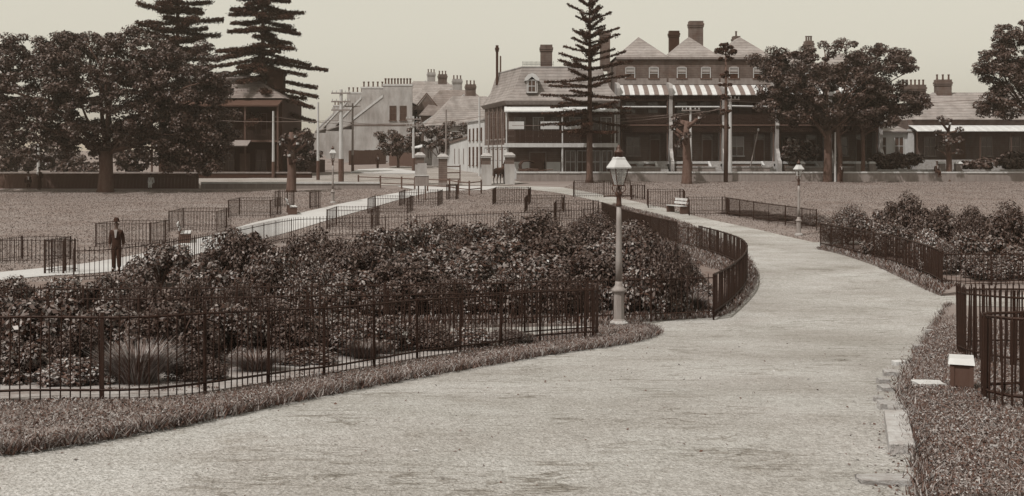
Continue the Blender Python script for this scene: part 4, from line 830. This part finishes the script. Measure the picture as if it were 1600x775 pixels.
def young_pine():
    b = D(1134,97.6); t = thing('young_pine','thin young pine with one flat tuft on top of bare trunk','tree',b); rng = np.random.default_rng(8)
    H = CZ+(240-66)*98.2/F-b.z; mb = MB(); mb.tube([(0,0,-.2),(.03,0,H*.5),(0,0,H-.3)],[.2,.16,.06],8); C=[];r=[]
    for z,rad,n,cr in ((H-.9,.75,12,.3),(H-.45,.45,7,.28),(H-1.5,.5,6,.2),(H-3.0,.3,4,.22),(H-3.8,.45,5,.2),(H-5,.3,4,.18),(H-6.2,.4,4,.18),(H-7.5,.3,4,.16)):
        for j in range(n):
            a=2*math.pi*j/n+rng.random(); C.append((rad*math.cos(a),rad*math.sin(a),z+rng.normal()*.1)); r.append(cr); mb.tube([(0,0,z-.3),C[-1]],.03,4)
    V,rn = clumps(np.array(C),np.array(r),60,.10,.6,.3,rng); mb.build('trunk','bark',t,True); quads('crown',V,rn,'leafpine',t)
young_pine()
def pollard(label, px, yb, ytop, seed, w=.55, pale=True, tr=.42, leaves=14):
    b = G(px,yb); rr = random.Random(seed); rng = np.random.default_rng(seed); t = thing('pollard_tree',label,'tree',b,0,'lopped pollard trees')
    H = CZ+(240-ytop)*b.y/F-b.z; mb = MB(); mb.tube([(0,0,-.3),(0,0,.2),(.05,0,H*.3),(-.05,0,H*.6),(0,0,H*.9)],[tr*1.4,tr,tr*.85,tr*.75,tr*.4],9); C=[]
    cuts = []
    for k in range(11):
        a = rr.uniform(0,6.28); z0 = H*rr.uniform(.4,.88); L = rr.uniform(.5,1.2)*w*2; e = Vector((math.cos(a)*L,math.sin(a)*L,z0+rr.uniform(.1,.9)*L)); mb.tube([(0,0,z0),tuple(e*.5+Vector((0,0,z0*.5-.0))),tuple(e)],[tr*.42,tr*.34,tr*.3],7); cuts.append(e)
        if k < leaves: C.append(tuple(e+Vector((rr.uniform(-.2,.2),rr.uniform(-.2,.2),.1))))
    mb.build('trunk','bark',t,True)
    for e in cuts: 
        MB().lathe((0,0,0),[(tr*.305,-.12),(tr*.31,.03),(tr*.2,.05)],7).build('cut_end','palestone',t).location = e
    if C: V,rn = clumps(np.array(C),np.full(len(C),.42),70,.11,.8,.3,rng); quads('crown',V,rn,'leafdark',t)
pollard('lopped pollard with pale cut stumps on the left lawn',455,300,196,1,.75,tr=.4)
pollard('lopped pollard with thick trunk in front of the brick terraces',1073,287,178,2,.6,tr=.46)
pollard('small lopped pollard by the cottage garden wall',1482,283.2,190,3,.6,tr=.3)

# ------------------------------------------------------------------ shrubs
def shrub_proto(kind, seed):
    rng = np.random.default_rng(seed); 
    if kind == 'spiky':
        n = 1500; a = rng.uniform(0,6.28,n); r = rng.random(n)*.45; p = np.stack([r*np.cos(a),r*np.sin(a),np.zeros(n)],1); l = np.stack([np.cos(a)*(.2+.75*rng.random(n)),np.sin(a)*(.2+.75*rng.random(n)),.5+.5*rng.random(n)],1)
        tt = np.stack([-np.sin(a),np.cos(a),np.zeros(n)],1)*.007; V = np.stack([p-tt,p+tt,p+l*.6+tt,p+l*.6-tt],1); tip = p+l*np.array((1.15,1.15,.92)); V2 = np.stack([p+l*.6-tt,p+l*.6+tt,tip,tip],1); V2[:,3] += tt*.1
        V = np.concatenate([V,V2]); return V, np.tile(rng.random(n),2)
    nC = {'broad':34,'fine':40,'loose':26,'dense':46}[kind]; per = {'broad':330,'fine':420,'loose':260,'dense':330}[kind]; ls = {'broad':.036,'fine':.024,'loose':.046,'dense':.032}[kind]
    u = unit(rng.normal(size=(nC,3))); u[:,2] = np.abs(u[:,2]); C = u*(.45+.35*rng.random((nC,1)))*np.array((1,1,.82)); C[:,2] += .12
    rad = .24*(.6+.8*rng.random(nC)); V, rn = clumps(C,rad,per,ls,.85,.35,rng,.4)
    V[:,:,2] = np.maximum(V[:,:,2],.02); return V, rn
PROTO = {}
for kd in ('broad','fine','loose','dense','spiky'):
    for v in range(2):
        V, rn = shrub_proto(kd,ord(kd[0])+v*13+len(kd)); 
        for mm in ({'broad':('leafshrub','leafpale'),'fine':('leafdark','leafshrub'),'loose':('leafshrub','leafpale'),'dense':('leafdark','leafshrub'),'spiky':('leafpale','leafshrub')}[kd]):
            o = quads('foliage',V,rn,mm); COL.objects.unlink(o); PROTO[(kd,v,mm)] = o.data
STEM = MB()
for k_ in range(5): STEM.tube([(.02*k_,0,-.05),(.15*math.cos(k_*1.3),.15*math.sin(k_*1.3),.3),(.4*math.cos(k_*1.3),.4*math.sin(k_*1.3),.7)],[.03,.022,.01],5)
so_ = STEM.build('stem','bark'); COL.objects.unlink(so_); STEM = so_.data
def flowers(parent, n, seed):
    rng = np.random.default_rng(seed); u = unit(rng.normal(size=(n,3))); u[:,2] = np.abs(u[:,2]); p = u*.95*np.array((1,1,.85)); 
    V = np.concatenate([leafquads(p+rng.normal(size=p.shape)*.02,unit(u+rng.normal(size=u.shape)*.5),.028,.8,rng) for _ in range(2)]); quads('blossom',V,rng.random(len(V)),'flower',parent)
def shrub(label, px, ytop, wpx, Y, kind, m, fl=0, group='shrubs of the fenced beds', off=.1):
    p = D(px,Y,off); h = CZ-(ytop-HY)/F*Y-p.z; w = wpx/F*Y/2; h = max(h,.25)*random.uniform(1.0,1.2); t = thing('shrub',label,'shrub',p,random.uniform(0,6.28),group); t.scale = (w*1.22,w*1.22,h*1.12)
    me = PROTO[(kind,random.randint(0,1),m)]; link(bpy.data.objects.new('foliage',me),t)
    if kind != 'spiky': link(bpy.data.objects.new('stem',STEM),t)
    if fl: flowers(t,fl,int(px))
    return t
B, D_, L_, FN = ('broad','leafshrub'),('dense','leafdark'),('loose','leafshrub'),('fine','leafdark')
PB, PL, DS, FS = ('broad','leafpale'),('loose','leafpale'),('dense','leafshrub'),('fine','leafshrub')
SH = [(500,372,110,50.5,D_,'dark shrub touching the back railing below the plant guard',0),(600,366,110,51,B,'glossy shrub touching the back railing right of the plant guard',0),(700,358,110,51.5,FN,'fine dark shrub against the back railing, below mid lawn',0),(430,402,110,41,B,'glossy shrub right of the lone dark shrub',0),(690,348,90,52,D_,'dark shrub standing highest against the back railing',0),(795,346,90,51.5,DS,'rounded shrub against back railing left of the topmost',0),(985,350,90,48,B,'glossy shrub beside the lamp neck at the back',0),(1045,400,70,35.5,D_,'dark shrub above the flowering ones inside the bend',0),(610,440,110,30,DS,'mid-front shrub left of centre with dense small leaves',0),(880,430,110,30.2,D_,'mid-front dark shrub left of lamp shaft',0),(700,432,110,30,FN,'mid-front fine shrub at the centre',0),(790,428,110,30.4,B,'mid-front glossy shrub right of centre',6),(495,440,110,29,D_,'mid-front dark shrub at left of the central bed',0),
  # behind: the far row of the central bed
 (470,388,100,46,D_,'dark shrub at the far left corner of the central bed',0),(545,378,120,47,FN,'fine dark shrub at the back of the central bed below the plant guard',0),(650,362,125,48,DS,'broad shrub at the back of central bed, below middle lawn',0),(745,352,130,49,B,'bushy shrub on the back row, left of the hotel',0),(840,345,130,50,D_,'rounded dark shrub on the back row, below the hotel door',0),(925,340,120,50,FN,'topmost dark shrub of the central bed left of the lamp',0),(1005,362,110,45,D_,'dark shrub right of the lamp post at the back',0),(1050,378,80,42,FN,'small dark shrub under the end of the path railing',0),
 (375,372,130,36,D_,'dark dense shrub standing alone left of the central bed middle',0),(480,398,130,38,FS,'shrub between the lone dark shrub and bed middle',0),(570,392,140,39,D_,'dark shrub in the second row, left part',0),(670,385,150,40,B,'glossy shrub in the second row under the middle lawn',0),(770,375,150,41,L_,'loose leafy shrub in the middle of the central bed',0),(870,372,150,41,D_,'dark shrub in the second row just left of the lamp',0),(965,375,130,40,B,'glossy shrub directly behind the lamp shaft',0),(1030,395,100,37,D_,'dark shrub right of the lamp in second row',0),
 (330,410,110,31,L_,'loose shrub below the lone dark shrub',0),(430,422,130,31,FN,'fine dark shrub in the third row, left',0),(530,420,140,32,B,'glossy shrub in the third row left of centre',0),(630,412,150,33,D_,'dark shrub in the third row, centre of the bed',0),(730,405,150,33,DS,'pale-flecked shrub in the third row centre',24),(830,405,150,33,B,'glossy shrub in the third row, left of the lamp shaft',14),(920,405,140,33,D_,'dark shrub in third row touching the lamp shaft',0),(1000,412,110,32,L_,'loose shrub at right with a few pale blossoms',14),(1065,418,80,33,L_,'small flowering shrub inside the curved railing',26),
 (455,455,130,26.8,FS,'low feathery shrub at front of central bed, left',0),(560,455,120,27,B,'low glossy shrub at front of the central bed, second',8),(655,448,130,27.3,D_,'low dark shrub at front of the central bed, third',0),(745,445,130,27.6,L_,'low loose shrub at front of the central bed, fourth',10),(835,445,120,27.8,B,'low shrub at the front of central bed beside the railing tip',8),(915,443,100,28,DS,'low shrub left of the lamp pedestal',8),(990,440,80,28,L_,'low flowering shrub right of the lamp pedestal',30),(1040,448,70,28.6,PL,'pale flowering plant by the front railing right of the lamp',34),(1080,462,60,28,('spiky','leafpale'),'tufted pale plant near the corner of the curved railing',0),(1095,440,50,31,PL,'small pale flowering plant close inside the curved railing',26),
 (252,386,115,29,B,'tall big-leaved shrub left of the lone dark shrub',0),(300,440,90,25.5,D_,'dark shrub just below the tall big-leaved one',0),(380,452,110,25.5,FN,'fine dark shrub by the front railing at left',0),
 (20,440,120,26,B,'glossy hedge shrub at the left edge',0),(95,436,120,26,PB,'pale-flecked hedge shrub, second from the left edge',0),(165,440,110,26,B,'glossy hedge shrub, third from the left edge',0),(228,452,90,25,D_,'dark shrub under the tall big-leaved one',0),
 (-30,455,170,17.0,B,'large leafy shrub cut by the left edge behind the near railing',0),(70,480,170,16.6,L_,'large loose shrub behind the near railing, second from left',0),(170,478,170,16.8,B,'large glossy shrub behind the near railing, third from left',0),(265,490,150,16.6,D_,'large dark shrub behind the near railing at the corner post',0),(350,488,150,17.6,DS,'shrub behind the near railing, right of the corner post',0),(440,490,140,18.4,D_,'dark shrub behind the near railing, fifth from left',0),(520,492,130,19,B,'glossy shrub behind the near railing, sixth from left',0),(595,498,110,19.4,L_,'loose shrub behind the near railing, seventh from left',8),(665,505,100,20,D_,'dark low shrub behind the near railing towards its tip',0),(730,512,90,20.6,PL,'low pale plant behind the near railing near its tip',0),(795,515,80,21.2,FS,'last small shrub inside the tip of near railing',0),
 (20,530,130,14.8,L_,'low leafy plant at the bottom left behind the bars',0),(110,555,110,14.4,PL,'low pale-leaved plant close behind the bars, left',0),(215,545,110,14.6,('spiky','leafpale'),'spiky grassy clump close behind the bars, left',0),(120,520,110,15.4,D_,'dark low shrub between the pale plant and spiky clump',0),(310,560,90,15.0,D_,'dark low plant at the foot of corner post',0),(400,552,80,16.4,('spiky','leafpale'),'grassy clump behind the bars right of the corner post',0),(480,545,100,17.4,L_,'low leafy plant behind bars, middle of near railing',0),(570,545,60,18.3,('spiky','leafshrub'),'grassy clump behind bars towards the railing tip',0),
 # right-hand bed
 (1325,328,90,50,FS,'feathery shrub at the left end of the right bed',0),(1372,330,70,49,L_,'loose shrub second from left in the right bed',0),(1416,316,90,47,D_,'tall dark rounded shrub in the right bed',0),(1462,330,90,45,D_,'dark rounded shrub right of the tall one',0),(1390,352,80,44,DS,'shrub below the tall dark one in the right bed',0),(1450,362,70,40,PB,'pale-leaved low shrub behind the right curved railing',10),(1520,330,80,44,FN,'dark pointed shrub towards the right edge',0),(1505,365,90,38,B,'glossy shrub below the pointed dark one',0),(1580,334,110,42,D_,'large dark shrub at the right edge',0),(1560,372,110,38,L_,'loose glossy shrub at lower right of right bed',12),(1470,385,60,37,FS,'low shrub by the end of right curved railing',0),(1540,400,90,35.5,DS,'low shrub near the right railing corner',8),(1600,390,90,35.5,B,'low glossy shrub at right edge by the railing',0),
 (1165,332,80,67,FN,'low dark hedge shrub by the right lawn railing, left',0),(1215,336,70,64,D_,'low dark hedge shrub by the right lawn railing, right',0),(1270,334,60,61,FS,'feathery bush right of the right-hand lamp',0)]
def at_height(yt, h):                        # distance at which a plant of height h tops out on photo row yt
    a, b = 20., 70.
    for _ in range(40):
        m_ = (a+b)/2
        if HY+F*(CZ-gz(m_)-.1-h)/m_ > yt: a = m_
        else: b = m_
    return a
for (px,yt,wp,Y,km,lab,fl) in SH:
    if px < 1060 and 28.3 < Y < 53: Y = max(27.3, at_height(yt,1.45 if Y > 35 else 1.2))
    shrub(lab,px,yt,wp,Y,km[0],km[1],fl,off=.1 if Y<52 else 0)

# ------------------------------------------------------------------ benches, people, horse and cart
def bench(label, px, yb, rz):
    b = G(px,yb); t = thing('park_bench',label,'bench',b,rz,'park benches')
    for s_ in (-.85,.85):
        m = MB(); q=[(-.25,0),(.28,0),(.25,.42),(.36,.9),(.28,.92),(.17,.5),(-.27,.44)]; m.loft([(s_-.05,y,z) for y,z in q],[(s_+.05,y,z) for y,z in q]); m.build('end_frame','timber',t)
    for k in range(3): MB().box(-.95,.95,-.27+k*.16,-.14+k*.16,.445,.485).build('seat_slat','paletimber',t)
    for k in range(2): MB().hexa([(-.95,.215+k*.06,.58+k*.2),(.95,.215+k*.06,.58+k*.2),(.95,.265+k*.06,.58+k*.2),(-.95,.265+k*.06,.58+k*.2),(-.95,.245+k*.06,.72+k*.2),(.95,.245+k*.06,.72+k*.2),(.95,.295+k*.06,.72+k*.2),(-.95,.295+k*.06,.72+k*.2)]).build('back_slat','paletimber',t)
bench('park bench seen end-on beside the left path, nearest one',289,378,R(105)); bench('park bench farther up the left path near the pollard',456,334,R(105)); bench('park bench on the right lawn beside the gate path',1058,333,R(-70))
def skin_mesh(name, nodes, edges, m, parent, sub=2, root=0):
    me = bpy.data.meshes.new(name); me.from_pydata([n[0] for n in nodes],edges,[]); o = link(bpy.data.objects.new(name,me),parent); me.materials.append(M[m])
    o.modifiers.new('skin','SKIN'); 
    if not me.skin_vertices: me.skin_vertices.new()
    for i,n in enumerate(nodes): me.skin_vertices[0].data[i].radius = n[1] if hasattr(n[1],'__len__') else (n[1],n[1]); me.skin_vertices[0].data[i].use_root = (i==root)
    sb = o.modifiers.new('sub','SUBSURF'); sb.levels = sub; sb.render_levels = sub
    o.modifiers['skin'].use_smooth_shade = True; return o
def person(label, loc, rz, h=1.72, coat='cloth', legs='trouser', hat=True, sit=False, dress=False):
    t = thing('person',label,'person',loc,rz); s = h/1.75; t.scale = (s,s,s); dz = -.42 if sit else 0
    hip_, kn, an = .93+dz, (.50 if not sit else .50), .08
    ky = -.42 if sit else -.02
    N = [((0,0,hip_),(.15,.11)),((0,0,1.15+dz),(.14,.105)),((0,.01,1.38+dz),(.17,.115)),((0,0,1.47+dz),(.07,.07)),((0,-.01,1.55+dz),(.055,.06)),((0,-.02,1.65+dz),(.078,.095)),((0,-.01,1.73+dz),(.06,.075))]
    E = [(0,1),(1,2),(2,3),(3,4),(4,5),(5,6)]
    for sx in (-1,1):
        i = len(N); N += [((sx*.085,ky*.1,hip_-.08),.09),((sx*.085,ky,kn),.06),((sx*.085,ky+.04,an),.045),((sx*.10,ky-.14,.03),.035)]; E += [(0,i),(i,i+1),(i+1,i+2),(i+2,i+3)]
        i = len(N); N += [((sx*.175,.01,1.39+dz),.06),((sx*.22,.05,1.13+dz),.046),((sx*.225,-.03+.05*(sx>0),.90+dz),.034),((sx*.22,-.05+.05*(sx>0),.84+dz),(.022,.04))]; E += [(2,i),(i,i+1),(i+1,i+2),(i+2,i+3)]
        for f_ in range(4):
            j = len(N); N += [((sx*.215,-.075+.05*(sx>0)+f_*.018,.79+dz),.010),((sx*.21,-.075+.05*(sx>0)+f_*.017,.745+dz+.004*abs(f_-1)),.008)]; E += [(i+3,j),(j,j+1)]
        j = len(N); N += [((sx*.2,-.095+.05*(sx>0),.80+dz),.010)]; E += [(i+3,j)]
    skin_mesh('body',N,E,'skin',t)
    # coat: torso and sleeves a little larger than the body
    C = [((0,0,hip_-.2 if not sit else hip_-.02),(.185,.15)),((0,0,hip_+.05),(.175,.135)),((0,0,1.18+dz),(.16,.125)),((0,.01,1.37+dz),(.175,.13)),((0,.0,1.46+dz),(.10,.09))]; CE=[(0,1),(1,2),(2,3),(3,4)]
    for sx in (-1,1):
        i=len(C); C += [((sx*.175,.01,1.385+dz),.078),((sx*.222,.05,1.13+dz),.066),((sx*.228,-.02+.05*(sx>0),.92+dz),.058)]; CE += [(3,i),(i,i+1),(i+1,i+2)]
    skin_mesh('coat',C,CE,coat,t)
    if dress: MB().lathe((0,0,0),[(.36,.03),(.27,.5),(.17,hip_+.1)],14).build('skirt',legs,t,True)
    else:
        for sx in (-1,1):
            skin_mesh('trouser_leg',[((sx*.085,ky*.1,hip_-.02),.12),((sx*.085,ky+.01*sx,kn),.088),((sx*.088,ky+.03+.02*sx,.10),.076)],[(0,1),(1,2)],legs,t)
            skin_mesh('shoe',[((sx*.09,ky+.07,.045),.045),((sx*.10,ky-.06,.045),.045),((sx*.11,ky-.17,.035),.032)],[(0,1),(1,2)],'cloth',t,1)
    if not dress: MB().loft([(-.055,-.135,1.46+dz),(.055,-.135,1.46+dz),(.02,-.155,1.18+dz),(-.02,-.155,1.18+dz)],[(-.055,-.10,1.46+dz),(.055,-.10,1.46+dz),(.02,-.1,1.18+dz),(-.02,-.1,1.18+dz)]).build('shirt_front','shirt',t)
    hp = [(.135,1.735+dz),(.14,1.75+dz),(.098,1.755+dz),(.1,1.80+dz),(.085,1.86+dz),(.04,1.89+dz)] if hat else [(.085,1.68+dz),(.09,1.74+dz),(.06,1.79+dz),(.02,1.8+dz)]
    MB().lathe((0,-.01,0),hp,14).build('hat' if hat else 'hair','cloth',t,True)
    # nose, ears, brow in the face
    m = MB(); m.lathe((0,-.115,1.64+dz),[(.012,-.025),(.016,0),(.008,.03)],6); m.build('nose','skin',t)
    for sx in (-1,1): MB().lathe((sx*.08,-.02,1.65+dz),[(.012,-.03),(.018,0),(.01,.03)],6).build('ear','skin',t); MB().lathe((sx*.03,-.108,1.665+dz),[(.006,-.008),(.011,0),(.006,.008)],6).build('eye','cloth',t)
    return t
person('man in dark suit and bowler hat standing on the left path',G(182,424,.02),.12,1.75)
person('small dark figure walking in the street below the pale terraces',D(590,131,.03),.6,1.7)
person('dark-suited figure standing beside the fig trunk pole at right',D(1314,96.8,.0),.3,1.7)
person('dark figure seated on the wall near the cottage pollard',D(1464,98.35,.42),.2,1.7,sit=True)
person('dark figure seated in deep shade left of the big fig',D(44,88.6,.05),.5,1.68,sit=True)
person('dark figure standing in the shade left of the big fig',D(62,88.4,.02),-.4,1.7)
person('woman in pale dress sitting in the shade right of the big fig',D(236,88.6,.05),.1,1.6,'paledress','paledress',False,True)
def horse_cart():
    b = D(780,95.0,.03); t = thing('horse','dark horse standing in harness between the gate pillars','horse',b,R(62)); 
    N = [((0,0,1.12),(.27,.30)),((.45,0,1.15),(.24,.28)),((-.5,0,1.15),(.27,.30)),((.72,0,1.28),(.17,.22)),((1.0,0,1.62),(.11,.16)),((1.12,0,1.80),(.09,.12)),((1.32,0,1.68),(.075,.09)),((1.52,0,1.50),(.055,.06)),((-.78,0,1.18),(.16,.2)),((-.9,0,1.0),.06),((-.95,0,.6),.05),((-.93,0,.45),.02)]
    E = [(0,1),(0,2),(1,3),(3,4),(4,5),(5,6),(6,7),(2,8),(8,9),(9,10),(10,11)]
    for sy in (-1,1):
        i=len(N); N += [((.5,sy*.17,.9),(.11,.12)),((.53,sy*.17,.5),.055),((.52,sy*.17,.15),.04),((.56,sy*.17,.03),.055)]; E += [(1,i),(i,i+1),(i+1,i+2),(i+2,i+3)]
        i=len(N); N += [((-.58,sy*.17,.9),(.15,.14)),((-.5,sy*.17,.66),.085),((-.68,sy*.17,.46),.055),((-.66,sy*.17,.14),.04),((-.6,sy*.17,.03),.055)]; E += [(2,i),(i,i+1),(i+1,i+2),(i+2,i+3),(i+3,i+4)]
        i=len(N); N += [((1.1,sy*.06,1.9),.03),((1.12,sy*.08,2.02),.012)]; E += [(5,i),(i,i+1)]
    skin_mesh('body',N,E,'hide',t); MB().tube([(.72,0,1.62),(.95,0,1.82),(1.08,0,1.95)],[.05,.06,.03],6).build('mane','cloth',t)
    MB().lathe((0,0,0),[(.33,0),(.34,.06)],14).build('collar','timber',t).location = (.62,0,1.25)
    c = D(826,99.75,.0); q = thing('cart','dark two-wheeled cart with round hood standing outside the hotel','cart',c,R(10))
    for sy in (-.62,.62):
        m = MB(); n=20
        for k in range(n):
            a0,a1=2*math.pi*k/n,2*math.pi*(k+1)/n; m.tube([(.55*math.cos(a0),sy,.56+.55*math.sin(a0)),(.55*math.cos(a1),sy,.56+.55*math.sin(a1))],.03,4)
        wh = m.build('wheel','timber',q)
        for k in range(5): a=math.pi*k/5; MB().tube([(-.54*math.cos(a),sy,.56-.54*math.sin(a)),(.54*math.cos(a),sy,.56+.54*math.sin(a))],.018,4).build('spoke','timber',wh)
    MB().loft([(-.75,-.5,.6),(.75,-.5,.6),(.75,.5,.6),(-.75,.5,.6)],[(-.9,-.55,1.1),(.85,-.55,1.1),(.85,.55,1.1),(-.9,.55,1.1)]).build('body','timber',q)
    pr=[(-.8,1.1),(-.85,1.5),(-.6,1.8),(-.1,1.88),(.35,1.75),(.5,1.6),(.42,1.6),(.3,1.68),(-.1,1.8),(-.55,1.72),(-.76,1.46),(-.72,1.1)]; MB().extr(pr,-.55,.55).build('hood','cloth',q)
    for sy in (-.4,.4): MB().tube([(.8,sy,.9),(2.2,sy,1.0)],.035,5).build('shaft','timber',q)
horse_cart()
def planter(label, p, seed):
    t = thing('stone_urn',label,'urn',p); MB().lathe((0,0,0),[(.3,0),(.3,.12),(.12,.2),(.1,.4),(.3,.6),(.42,.8),(.44,.86),(.36,.84)],12).build('bowl','palestone',t,True)
planter('pale stone urn in the leftmost terrace front garden',Vector(((1000-800)/F*101.9,101.9,CZ-.73-1.0)),1)

# ------------------------------------------------------------------ summer haze
hm = bpy.data.materials.new('haze'); hm.use_nodes = True; hn = hm.node_tree.nodes; hn.remove(hn['Principled BSDF'])
pv = hn.new('ShaderNodeVolumePrincipled'); pv.inputs['Color'].default_value = (1.0,.84,.70,1); pv.inputs['Density'].default_value = .00038; pv.inputs['Anisotropy'].default_value = .3
hm.node_tree.links.new(pv.outputs[0], hn['Material Output'].inputs['Volume']); M['haze'] = hm
hz_ = MB().box(-2600,2600,-80,3100,-1.5,34).build('haze','haze'); tag(hz_,'thin pale summer haze over the park and streets','haze',kind='stuff')
